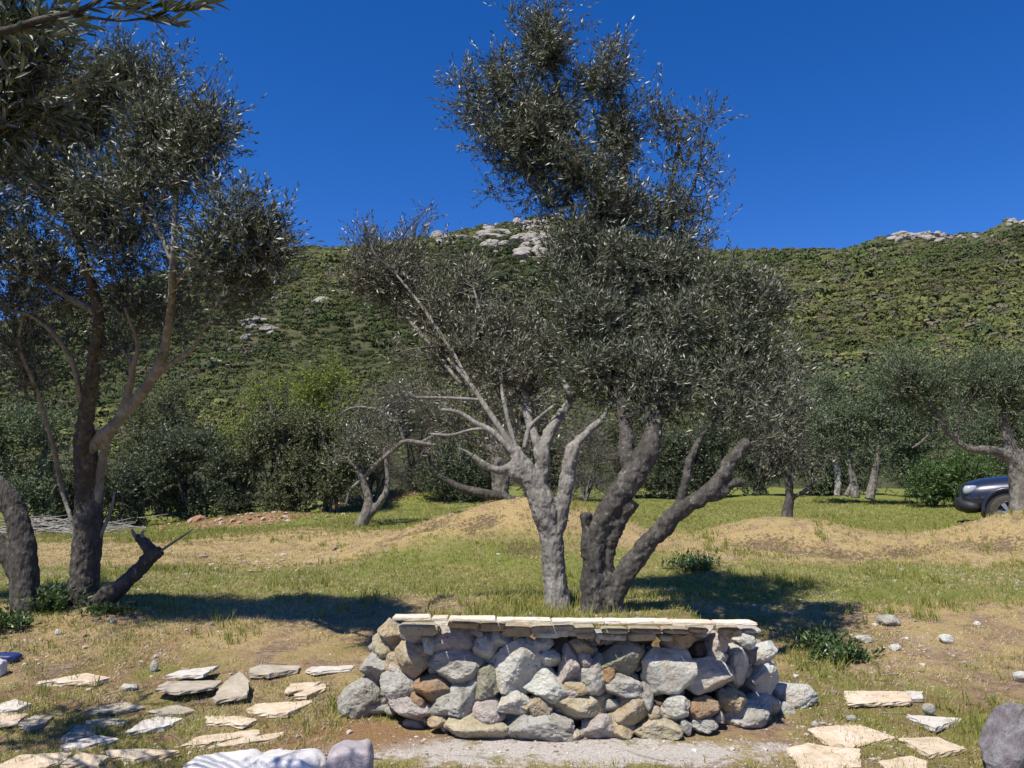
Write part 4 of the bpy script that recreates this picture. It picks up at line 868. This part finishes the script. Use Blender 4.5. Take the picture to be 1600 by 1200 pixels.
# ------------------------------------------------------------------ grass, straw, pebbles
def blades(name, N, per, h, wd, mat, dens, label, cat, seed, yr=(4.3, 26), lean=.5):
    q = np.random.default_rng(seed); u = q.uniform(0, 1, N * 3); y = yr[0] * (yr[1] / yr[0]) ** u
    x = q.uniform(-.76, .76, len(y)) * y; keep = q.uniform(0, 1, len(y)) < dens(x, y)
    x, y = x[keep][:N], y[keep][:N]; n = len(x); z = gz(x, y)
    X = np.repeat(x, per) + q.normal(0, .022, n * per); Y = np.repeat(y, per) + q.normal(0, .022, n * per); Z = np.repeat(z, per) - .004
    sc = np.repeat(q.uniform(.5, 1.25, n) * (1 + .018 * (y - 5)), per); wsc = np.repeat(1 + .10 * (y - 4), per)
    a = q.uniform(0, 6.28, n * per); ln = np.abs(q.normal(0, lean, n * per)); H = h * sc * q.uniform(.6, 1.1, n * per)
    b = np.stack([X, Y, Z], 1); wv = np.stack([-np.sin(a + 1), np.cos(a + 1), 0 * a], 1) * (wd * wsc / 2)[:, None]
    dv = np.stack([np.cos(a) * ln, np.sin(a) * ln, np.ones(n * per)], 1); dv = unit(dv) * H[:, None]
    mid = b + dv * .55; tip = b + dv + np.stack([np.cos(a), np.sin(a), -.3 + 0 * a], 1) * (H * .25 * ln)[:, None]
    V = np.stack([b - wv, b + wv, mid + wv * .7, tip, mid - wv * .7], 1).reshape(-1, 3)
    o = mesh(name, V, [np.arange(n * per)[:, None] * 5 + np.arange(5)], mat, smooth=False); tag(o, label, cat, kind='stuff'); return o
def bedmask(x, y): return 1 - ((np.abs(x - .38) < 1.45) & (y > 4.85) & (y < 5.5)).astype(float)
def n2d(x, y, s, k): return fbm(np.stack([x * s, y * s, 0 * x], 1), 3, k)
def dust(x, y): return 1 - .93 * np.exp(-((x - .15) / 1.75) ** 4 - ((y - 5.05) / .42) ** 4)
def dg(x, y):
    m = n2d(x, y, .5, 41) * .8 + n2d(x, y, 1.8, 42) * .7
    band = .12 * ss(10, 13, y) + .42 * ss(7.6, 8.8, y) * (1 - ss(11.2, 12.2, y)) + .8 * ss(15, 18, y) + .10 * (1 - ss(6, 9, y)) + .02
    return np.clip(band + m * .55, 0, 1) * bedmask(x, y) * dust(x, y)
def ds(x, y):
    m = n2d(x, y, .7, 51) * .8 + n2d(x, y, 2.5, 52) * .6
    return np.clip(.36 + .18 * ss(6, 8.5, y) + m + .3 * ss(10, 12, y) * (1 - ss(15, 18, y)), 0, 1) * bedmask(x, y) * dust(x, y)
blades('green_grass', 62000, 5, .050, .0045, M['grass'], dg, 'short green grass in strips across the grove floor', 'grass', 61)
blades('dry_grass', 60000, 5, .040, .0038, M['straw'], ds, 'straw coloured dry grass on the banks and open ground', 'dry grass', 62, lean=1.3)
def tall(x, y): return np.clip(n2d(x, y, 1.2, 71) * 2.5 - .35, 0, 1) * bedmask(x, y) * dust(x, y)
blades('grass_tufts', 5200, 9, .13, .006, M['grass'], tall, 'taller tufts of fresh grass and weeds', 'grass tufts', 63, (5.2, 20), .45)
def pebbles(name, N, mat, size, yr, seed, label, dens=None):
    q = np.random.default_rng(seed); y = yr[0] * (yr[1] / yr[0]) ** q.uniform(0, 1, N * 3); x = q.uniform(-.74, .74, len(y)) * y
    dd = np.clip(.25 + n2d(x, y, .9, seed), 0, 1) if dens is None else dens(x, y); keep = q.uniform(0, 1, len(x)) < dd; x, y = x[keep][:N], y[keep][:N]; n = len(x)
    z = gz(x, y); D, f = ico(1); s_ = size * np.exp(q.normal(0, .5, n)) * (1 + .05 * (y - 5))
    V = D[None] * (1 + q.normal(0, .14, (n, len(D), 1))) * s_[:, None, None] * q.uniform((.7, .7, .35), (1.4, 1.4, .8), (n, 3))[:, None, :]
    V = V + np.stack([x, y, z + s_ * .12], 1)[:, None, :]; Fc = (np.arange(n)[:, None, None] * len(D) + f[None]).reshape(-1, 3)
    o = mesh(name, V.reshape(-1, 3), [Fc], mat, smooth=False); tag(o, label, 'pebbles', kind='stuff')
def peb(name, cols):
    t = NT(name); g = t.n('ShaderNodeNewGeometry'); t.col(t.ramp(g.outputs['Random Per Island'], [(i / (len(cols) - 1), c) for i, c in enumerate(cols)])); return t.m
M['peb'] = peb('pebble_mix', [(.14, .10, .07), (.23, .18, .13), (.33, .28, .22), (.46, .42, .36)])
M['chip'] = peb('limestone_chips', [(.34, .30, .25), (.44, .41, .36), (.52, .50, .46)])
pebbles('pebbles', 11000, M['peb'], .0062, (4.3, 12), 81, 'small brown and grey pebbles strewn over the bare earth')
pebbles('limestone_chips', 700, M['chip'], .008, (4.3, 26), 82, 'whitish limestone chips lying in the grass')
pebbles('lime_crumbs', 900, M['chip'], .0035, (4.7, 5.3), 83, 'pale lime crumbs in the dust before the wall', lambda x, y: np.exp(-((x - .3) / 1.3) ** 4))
pebbles('bank_scree', 700, M['peb'], .016, (9.5, 14), 84, 'pale broken stones on the bare patch left of the mound', lambda x, y: np.exp(-((x + 3.9) / 1.1) ** 2 - ((y - 12) / 1.0) ** 2))
def red_bank():
    q = np.random.default_rng(85)
    def dn(x, y): return np.exp(-((x + 7.2) / 1.7) ** 2 - ((y - 21.9) / .8) ** 2) + .8 * np.exp(-((x + 4.6) / 1.6) ** 2 - ((y - 25.6) / 1.0) ** 2)
    pebbles('red_earth_clods', 3500, peb('red_earth', [(.20, .10, .06), (.30, .17, .10), (.36, .25, .18), (.42, .37, .32)]), .022, (20, 28), 86, 'heap of reddish earth clods and stones by the field edge', dn)
red_bank()
# fallen leaves and litter of twigs
def twig_litter():
    q = np.random.default_rng(87); tb = Tubes()
    for k in range(420):
        y = 4.4 * (11 / 4.4) ** q.uniform(); x = q.uniform(-.72, .72) * y
        if bedmask(np.array([x]), np.array([y]))[0] < .5: continue
        a = q.uniform(0, 6.28); L = q.uniform(.05, .28); r = q.uniform(.0015, .004); P = []
        for t in (0, .5, 1): xx = x + math.cos(a) * L * t + q.normal(0, .01); yy = y + math.sin(a) * L * t + q.normal(0, .01); P.append((xx, yy, gzf(xx, yy) + .006 + .006 * (t == .5), r * (1 - .5 * t)))
        tb.add(P, 4, 2, cap=False)
    o = tb.build('twig_litter', M['dead']); tag(o, 'thin dead twigs littering the ground', 'twigs', kind='stuff')
twig_litter()

# ------------------------------------------------------------------ flagstones lying on the ground
c3 = lambda pts: [(a * .35, 980 + b * .35) for a, b in pts]
c4 = lambda pts: [(1160 + a * .275, 900 + b * .275) for a, b in pts]
FL = [(c3([(165, 268), (385, 210), (495, 245), (430, 270)]), 'slab', 'large pointed cream slab alone on the straw at left', (0, 0)),
 (c3([(730, 275), (800, 240), (975, 210), (900, 275)]), 'slab_white', 'whitish slab at the shade edge left of the wall, topmost of its stack', (0, .0)),
 (c3([(1110, 205), (1160, 174), (1340, 190), (1330, 215), (1200, 242), (1115, 240)]), 'slab_grey', 'grey slab coloured darker for the tree shade, left of the far pair', (0, 0)),
 (c3([(1360, 215), (1390, 190), (1590, 178), (1560, 204), (1400, 226)]), 'slab_white', 'long pale slab pointing at the left end of the wall', (0, 0)),
 (c3([(1270, 300), (1300, 255), (1440, 240), (1380, 290), (1285, 310)]), 'slab', 'cream slab behind the notched one near the wall', (0, 0)),
 (c3([(1310, 325), (1445, 250), (1458, 285), (1370, 332)]), 'slab', 'narrow cream slab slanting between two bigger ones near the wall', (0, 0)),
 (c3([(1100, 385), (1150, 350), (1390, 335), (1395, 345), (1280, 408), (1150, 402)]), 'slab', 'big sunlit cream slab closest to the left end of the wall', (.0, .03)),
 (c3([(915, 412), (1090, 410), (1152, 430), (1080, 466), (1040, 448), (920, 450)]), 'slab', 'cream slab with a broken corner behind the two thin strips', (0, 0)),
 (c3([(800, 545), (880, 502), (1155, 470), (1162, 492), (900, 537)]), 'slab', 'long narrow yellowish strip of stone above the white sacks', (0, .02)),
 (c3([(930, 545), (1100, 503), (1270, 482), (1240, 507), (1100, 532)]), 'slab', 'pale thin strip of stone right of the yellowish strip', (0, 0)),
 (c3([(560, 495), (640, 425), (700, 402), (820, 415), (730, 472)]), 'slab_white', 'bright white slab among the slabs left of centre', (0, 0)),
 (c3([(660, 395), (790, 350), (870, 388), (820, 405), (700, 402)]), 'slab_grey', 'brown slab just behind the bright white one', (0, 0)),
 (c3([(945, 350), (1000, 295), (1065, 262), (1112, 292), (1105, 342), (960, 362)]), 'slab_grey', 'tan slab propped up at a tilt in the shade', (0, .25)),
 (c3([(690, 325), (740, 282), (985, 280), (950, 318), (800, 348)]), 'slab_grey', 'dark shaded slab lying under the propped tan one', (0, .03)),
 (c3([(375, 402), (430, 370), (560, 345), (650, 370), (520, 405)]), 'slab_grey', 'slab toned dark for shade in the left group', (0, 0)),
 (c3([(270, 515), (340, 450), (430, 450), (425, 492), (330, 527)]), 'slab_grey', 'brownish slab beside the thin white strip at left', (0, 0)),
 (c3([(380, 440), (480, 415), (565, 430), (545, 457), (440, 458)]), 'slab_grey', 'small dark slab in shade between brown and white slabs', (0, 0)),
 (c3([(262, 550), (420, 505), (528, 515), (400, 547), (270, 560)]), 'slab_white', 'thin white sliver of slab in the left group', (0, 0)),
 (c3([(-60, 400), (0, 392), (122, 392), (80, 447), (0, 462), (-50, 440)]), 'slab', 'cream slab cut by the left border', (0, 0)),
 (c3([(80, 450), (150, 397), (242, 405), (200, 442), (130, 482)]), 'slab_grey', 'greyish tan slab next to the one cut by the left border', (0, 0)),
 (c3([(-20, 372), (60, 337), (142, 360), (80, 387), (10, 397)]), 'slab_white', 'pale grey slab with loose chips at the left border', (0, .04)),
 (c3([(-40, 650), (90, 590), (322, 582), (290, 617), (170, 650)]), 'slab', 'broad cream slab at the lower left corner', (0, 0)),
 (c3([(270, 640), (352, 588), (487, 600), (440, 640)]), 'slab', 'cream slab at the bottom border, second from the left corner', (0, 0)),
 (c3([(475, 574), (640, 568), (802, 580), (600, 617), (500, 602)]), 'slab', 'thin cream slab left of the white sacks', (0, 0)),
 (c3([(550, 268), (615, 275), (582, 292), (545, 286)]), 'slab_white', 'smallest white piece near the large pointed slab', (0, 0)),
 (c4([(578, 658), (930, 668), (962, 680), (965, 748), (600, 758)]), 'slab', 'long rectangular cream slab right of the wall', (0, .0)),
 (c4([(925, 668), (1028, 670), (1026, 722), (962, 728)]), 'slab_white', 'small pale slab touching the right end of the long rectangular one', (0, 0)),
 (c4([(935, 805), (1245, 835), (1100, 910), (1060, 892)]), 'slab_white', 'white triangular slab beside the round grey pebble', (0, 0)),
 (c4([(370, 885), (430, 868), (660, 855), (760, 900), (872, 940), (600, 990), (500, 987)]), 'slab', 'big kite shaped cream slab at the lower right', (.02, .02)),
 (c4([(250, 1000), (370, 965), (470, 985), (672, 1000), (680, 1110), (330, 1110)]), 'slab', 'large cream slab in front of the kite shaped one', (0, 0)),
 (c4([(890, 955), (1110, 940), (1277, 1020), (1060, 1052)]), 'slab', 'four sided cream slab left of the grey boulder', (0, 0)),
 (c4([(775, 1068), (960, 1035), (1052, 1062), (1045, 1130), (820, 1130)]), 'slab', 'cream slab at the bottom border near the boulder', (0, 0)),
 (c4([(1505, 828), (1660, 812), (1660, 860), (1560, 868)]), 'slab_white', 'white slab partly behind the grey boulder', (0, 0))]
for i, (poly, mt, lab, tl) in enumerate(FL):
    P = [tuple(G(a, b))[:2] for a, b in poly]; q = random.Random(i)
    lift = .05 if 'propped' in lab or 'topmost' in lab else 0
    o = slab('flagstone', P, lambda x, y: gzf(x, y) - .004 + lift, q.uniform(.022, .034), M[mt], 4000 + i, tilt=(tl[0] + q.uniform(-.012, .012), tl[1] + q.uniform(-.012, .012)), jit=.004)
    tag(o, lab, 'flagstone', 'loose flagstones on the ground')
# loose rocks: px,py(base),w,h
LR = [(1389, 972, 34, 15, 's_grey', 'lone flat grey rock on the grass right of the wall'), (1350, 1001, 27, 9, 's_light', 'white stone below the lone grey rock'), (1398, 1014, 16, 8, 's_light', 'small white stone left of the scattered chips'),
 (1478, 1000, 22, 12, 's_light', 'knobbly white stone among the chips at right'), (1527, 974, 10, 6, 's_light', 'tiny white stone high on the right grass'), (1452, 1122, 19, 13, 's_grey', 'smooth round blue grey pebble on the white triangular slab'),
 (1330, 1128, 15, 9, 's_grey', 'small grey pebble in front of the long rectangular slab'), (1597, 1065, 22, 16, 's_light', 'white stone cut by the right border'), (290, 1060, 20, 14, 's_tan', 'round tan stone above the shaded slabs'), (240, 1052, 13, 16, 's_grey', 'small dark upright stone in the shade left of the slabs'),
 (90, 996, 9, 8, 's_light', 'small white stone between the two left trunks'), (174, 975, 10, 6, 's_light', 'small pale stone in front of the straight dark trunk'), (1274, 1138, 12, 8, 's_pink', 'small pink stone near the kite shaped slab'), (1310, 1172, 20, 10, 's_tan', 'tan stone lying against the large lower right slab'),
 (667, 1133, 14, 9, 's_pink', 'small pinkish stone at the left foot of the wall'), (203, 1080, 24, 8, 's_light', 'pale flat stone beside the large pointed slab')]
for i, (px, py, w_, h_, mt, lab) in enumerate(LR):
    g = G(px, py); s_ = g.y / F; smooth = 'smooth' in lab
    V, f = rock(3, (w_ * s_ * 1.05, w_ * s_ * .8, h_ * s_ * 1.35), 4500 + i, 5 if smooth else 12, .03 if smooth else .12, cut=(.9, 1) if smooth else (.6, .95))
    z = gzf(g.x, g.y) + h_ * s_ * .38 + (.03 if smooth else 0)
    o = mesh('loose_rock', V, [f], M[mt], loc=(g.x, g.y, z)); tag(o, lab, 'rock', 'loose rocks on the ground')
# grey boulder, lower right
g = G(1590, 1215); V, f = rock(5, (.46, .42, .44), 5011, 8, .045, cut=(.5, .8)); o = mesh('boulder', V, [f], stone_mat('boulder_stone', (.27, .255, .26), (.20, .17, .18), (.42, .42, .43), (.03, .03, .03)), smooth=False, loc=(g.x + .06, g.y + .08, .13)); tag(o, 'dark grey boulder cut by the lower right corner', 'boulder')
# white sacks at the lower border
def sack(px, py, sx, sy, sz, rot, mat, lab, seed, dz=0, box=.62):
    g = G(px, py); D, f = ico(5); V = np.sign(D) * np.abs(D) ** box; V = V * np.array([sx, sy, sz]) / 2
    e = np.abs(D[:, 0]) ** 3; V[:, 2] *= 1 - .45 * e; P = V * 5 + seed * 3.1 + 40
    V = V + D * (fbm(P * 1.3, 4, seed) * .045 + .022 * np.abs(fbm(P * 1.4, 3, 4)) * (.3 + e))[:, None]
    a = R(rot); V = V @ np.array([[math.cos(a), math.sin(a), 0], [-math.sin(a), math.cos(a), 0], [0, 0, 1]])
    o = mesh('sack', V, [f], M[mat], loc=(g.x, g.y, gzf(g.x, g.y) + sz * .38 + dz)); tag(o, lab, 'sack', 'sacks at the lower border')
sack(352, 1232, .44, .32, .18, 14, 'sack', 'white woven sack lying leftmost at the lower border', 1)
sack(446, 1228, .40, .32, .19, -8, 'sack', 'plump white woven sack, middle of the three at the lower border', 2)
sack(548, 1224, .24, .20, .22, 5, 'sack_pink', 'lilac grey sack standing right of the white ones', 3, box=.36)
tb = Tubes(); z0 = .24
def wirepts(pts, d): return px_path(pts, d)
for pts in ([(395, 1215, 1.5), (425, 1198, 1.4), (455, 1183, 1.3), (490, 1181, 1.2), (560, 1177, .9)], [(455, 1183, 1.3), (452, 1178, .8), (450, 1170, .5)], [(455, 1183, 1.3), (480, 1194, 1.2), (520, 1200, 1.3), (570, 1187, 1), (598, 1186, .6)], [(455, 1183, 1), (470, 1172, .6), (480, 1166, .4)], [(310, 1200, 1), (340, 1186, 1), (362, 1190, .7), (380, 1196, .4)]):
    tb.add(px_path(pts, 4.62), 5, 5)
o = tb.build('fallen_twig', M['bark_dark']); tag(o, 'thin dark forked twig lying across the white sacks', 'twig')
# things cut by the left border
g = G(4, 1058); D, f = ico(4); V = np.sign(D) * np.abs(D) ** .6 * np.array([.13, .12, .14]) / 2; V += D * (fbm(V * 20, 3, 4) * .02)[:, None]
o = mesh('plastic_bag', V, [f], M['sack'], loc=(g.x - .05, g.y, gzf(g.x, g.y) + .05)); tag(o, 'crumpled white bag cut by the left border', 'bag')
g = G(10, 1036); V = np.sign(D) * np.abs(D) ** .5 * np.array([.30, .16, .07]) / 2; V += D * (fbm(V * 12, 3, 6) * .02)[:, None]
o = mesh('blue_cloth', V, [f], M['blue'], loc=(g.x - .05, g.y, gzf(g.x, g.y) + .025)); tag(o, 'dark blue folded cloth in the shade at the left border', 'cloth')
# dead brush heap at left, behind the trunks
q = np.random.default_rng(91); tb = Tubes(); c = np.array(W(60, 828, 20)); zc = gzf(c[0], 20)
for k in range(170):
    s_ = np.array([c[0] + q.normal(0, .9), 20 + q.normal(0, .5), zc + abs(q.normal(0, .16))]); a = q.normal(0, .35) + (math.pi if q.uniform() < .5 else 0); L = q.uniform(.5, 1.5)
    e = s_ + np.array([math.cos(a) * L, math.sin(a) * L * .6, q.normal(.02, .14)]); m = (s_ + e) / 2 + q.normal(0, .06, 3)
    for v in (m, e): v[2] = max(v[2], zc + .02)
    tb.add([(*s_, .014), (*m, .010), (*e, .004)], 4, 3, cap=False)
o = tb.build('brush_heap', M['dead']); tag(o, 'heap of bleached dead branches behind the left trunks', 'brush heap')
# weeds at the left tree feet, under the arching tree and by the bed
def weed(px, py, r, h, n, lab, ms='weed', sd=0, ll=.05, lw=.02):
    g = G(px, py); q = np.random.default_rng(6000 + sd); z = gzf(g.x, g.y)
    b = np.stack([g.x + q.normal(0, r * .45, n), g.y + q.normal(0, r * .4, n), np.full(n, z)], 1); dv = unit(np.stack([q.normal(0, .4, n), q.normal(0, .4, n), np.ones(n)], 1))
    L = h * q.uniform(.5, 1.1, n); V, Fc = leaves(b, dv, L, 12, ll, lw, q, True, 1.1); V2, F2 = twigs(b, dv, L, .002); o3 = np.array([g.x, g.y, z])
    o = mesh('weed_clump', np.concatenate([V, V2]) - o3, [Fc, F2 + len(V)], M[ms], smooth=False, loc=o3); tag(o, lab, 'weeds', 'weed clumps in the grove')
weed(82, 958, .16, .22, 120, 'dark leafy weeds between the two left trunks', sd=1)
weed(15, 985, .20, .14, 70, 'dark weeds left of the curved trunk', sd=2)
weed(175, 960, .22, .07, 60, 'low green weeds at the foot of the leaning stub', sd=3)
weed(1310, 1028, .22, .14, 120, 'green weed tuft right of the wall end', sd=4)
weed(1090, 890, .35, .22, 140, 'dark green weeds on the bank right of the leaning stem', sd=5)
weed(1275, 1010, .2, .16, 90, 'dark weeds at the shaded right end of the wall', sd=6)
q = np.random.default_rng(12)

# ------------------------------------------------------------------ the blue car
cg = W(1568, 800, 18.0); cz = gzf(cg.x + .8, 17.8) - .02
car = empty('parked_car', (cg.x, 18.0, cz), 'dark blue off-road car parked at the right border behind the olive trunk', 'car'); car.rotation_euler = (0, 0, R(-25))
def loft(name, secs, mat, n=28, p=3.2, parent=car):
    """secs: (x, z0, z1, halfwidth, topnarrow)"""
    V = []
    for (x, z0, z1, hw, tn) in secs:
        zc = (z0 + z1) / 2; hz = (z1 - z0) / 2
        for k in range(n):
            a = 2 * math.pi * k / n; cy = math.copysign(abs(math.cos(a)) ** (2 / p), math.cos(a)); czz = math.copysign(abs(math.sin(a)) ** (2 / p), math.sin(a))
            V.append((x, cy * hw * (1 - tn * max(0, czz)), zc + czz * hz))
    m = len(secs); V = np.array(V); i = np.arange(m * n).reshape(m, n); j = np.roll(i, -1, 1)
    Q = np.stack([i[:-1].ravel(), j[:-1].ravel(), j[1:].ravel(), i[1:].ravel()], 1); V = np.vstack([V, V[:n].mean(0), V[-n:].mean(0)])
    T = np.concatenate([np.stack([j[0], i[0], np.full(n, m * n)], 1), np.stack([i[-1], j[-1], np.full(n, m * n + 1)], 1)])
    return mesh(name, V, [Q[:, ::-1], T[:, ::-1]], mat, parent)
loft('body', [(-.86, .52, .84, .62, 0), (-.82, .42, .96, .74, .02), (-.70, .36, 1.04, .82, .05), (-.45, .34, 1.11, .86, .08), (-.1, .34, 1.16, .87, .10), (.5, .34, 1.20, .87, .10), (.8, .34, 1.22, .87, .08), (1.6, .34, 1.18, .87, .05), (2.8, .34, 1.18, .87, .05), (3.5, .38, 1.15, .85, .05), (3.68, .48, 1.05, .78, .03)], M['car'])
loft('cabin', [(.62, 1.05, 1.14, .72, .1), (1.15, 1.05, 1.60, .76, .22), (1.5, 1.05, 1.72, .78, .24), (2.8, 1.05, 1.74, .78, .24), (3.45, 1.05, 1.66, .76, .22), (3.62, 1.05, 1.2, .72, .1)], M['glass'])
loft('roof', [(1.25, 1.66, 1.72, .56, 0), (1.6, 1.69, 1.79, .60, 0), (2.8, 1.70, 1.80, .60, 0), (3.4, 1.64, 1.74, .57, 0)], M['car'])
loft('bumper', [(-.93, .46, .62, .60, 0), (-.90, .38, .68, .76, 0), (-.74, .33, .66, .885, 0), (-.56, .34, .62, .91, 0)], M['trim'])
for sgn in (-1, 1):
    o = loft('headlight', [(-.845, .76, .86, .07, 0), (-.80, .72, .92, .14, 0), (-.66, .76, .93, .10, 0), (-.55, .82, .92, .04, 0)], M['lamp'], 16); o.location = (0.02, sgn * .70, .03)
    for wx in (0, 2.65):
        tb = Tubes(); N = 40; T_ = []
        V = []; prof = [(.22, -.10), (.33, -.115), (.365, -.09), (.375, 0), (.365, .09), (.33, .115), (.22, .10)]
        for k in range(N):
            a = 2 * math.pi * k / N
            for rr_, yy in prof: V.append((wx + rr_ * math.cos(a), sgn * .835 + yy, .375 + rr_ * math.sin(a)))
        i = np.arange(N * 7).reshape(N, 7); j = np.roll(i, -1, 0); Q = np.stack([i[:, :-1].ravel(), i[:, 1:].ravel(), j[:, 1:].ravel(), j[:, :-1].ravel()], 1)
        wh = mesh('wheel', V, [Q], M['tyre'], car)
        V = []; Fq = []; y1 = sgn * .885
        def ring(r0, r1, ya, yb, n=40):
            b0 = len(V)
            for k in range(n):
                a = 2 * math.pi * k / n; V.append((wx + r0 * math.cos(a), ya, .375 + r0 * math.sin(a))); V.append((wx + r1 * math.cos(a), yb, .375 + r1 * math.sin(a)))
            for k in range(n): Fq.append((b0 + 2 * k, b0 + 2 * k + 1, b0 + 2 * ((k + 1) % n) + 1, b0 + 2 * ((k + 1) % n)))
        ring(.25, .225, sgn * .945, sgn * .92); ring(.0, .06, sgn * .945, sgn * .94); ring(.25, .22, sgn * .945, sgn * .85)
        for k in range(6):
            a = math.pi / 3 * k; b0 = len(V); ca, sa = math.cos(a), math.sin(a)
            for r_, hw_ in ((.04, .03), (.22, .045)):
                for s2 in (-1, 1): V.append((wx + r_ * ca - s2 * hw_ * sa, sgn * .935, .375 + r_ * sa + s2 * hw_ * ca))
            Fq.append((b0, b0 + 1, b0 + 3, b0 + 2))
        mesh('rim', V, [np.array(Fq)], M['rim'], wh, smooth=False)
        # wheel housing and flared arch
        V = []; n = 40
        for k in range(n): a = 2 * math.pi * k / n; V.append((wx + .45 * math.cos(a), sgn * .893, max(.33, .40 + .45 * math.sin(a))))
        V.append((wx, sgn * .893, .4)); V = np.array(V); ii = np.arange(n); mesh('wheel_housing', V, [np.stack([ii, (ii + 1) % n, np.full(n, n)], 1)], M['trim'], car)
        tb.add([(wx + .48 * math.cos(a), sgn * .905, .40 + .48 * math.sin(a), .035) for a in np.linspace(-.1, math.pi + .1, 14)], 8, 2)
        ar = Tubes(); P = [(wx + .48 * math.cos(a), sgn * .90, .40 + .48 * math.sin(a), .045) for a in np.linspace(-.1, math.pi + .1, 14)]
        ar.add(P, 10, 2); V = np.concatenate(ar.V); mesh('wheel_arch', V, [np.concatenate(ar.F), np.concatenate(ar.T)], M['car'], car)
    o = loft('mirror', [(.98, 1.12, 1.22, .05, 0), (1.05, 1.08, 1.28, .11, 0), (1.12, 1.10, 1.26, .10, 0)], M['car'], 14); o.location.y = sgn * 1.0
print('objects', len(SC.objects), 'verts', sum(len(m.vertices) for m in bpy.data.meshes))
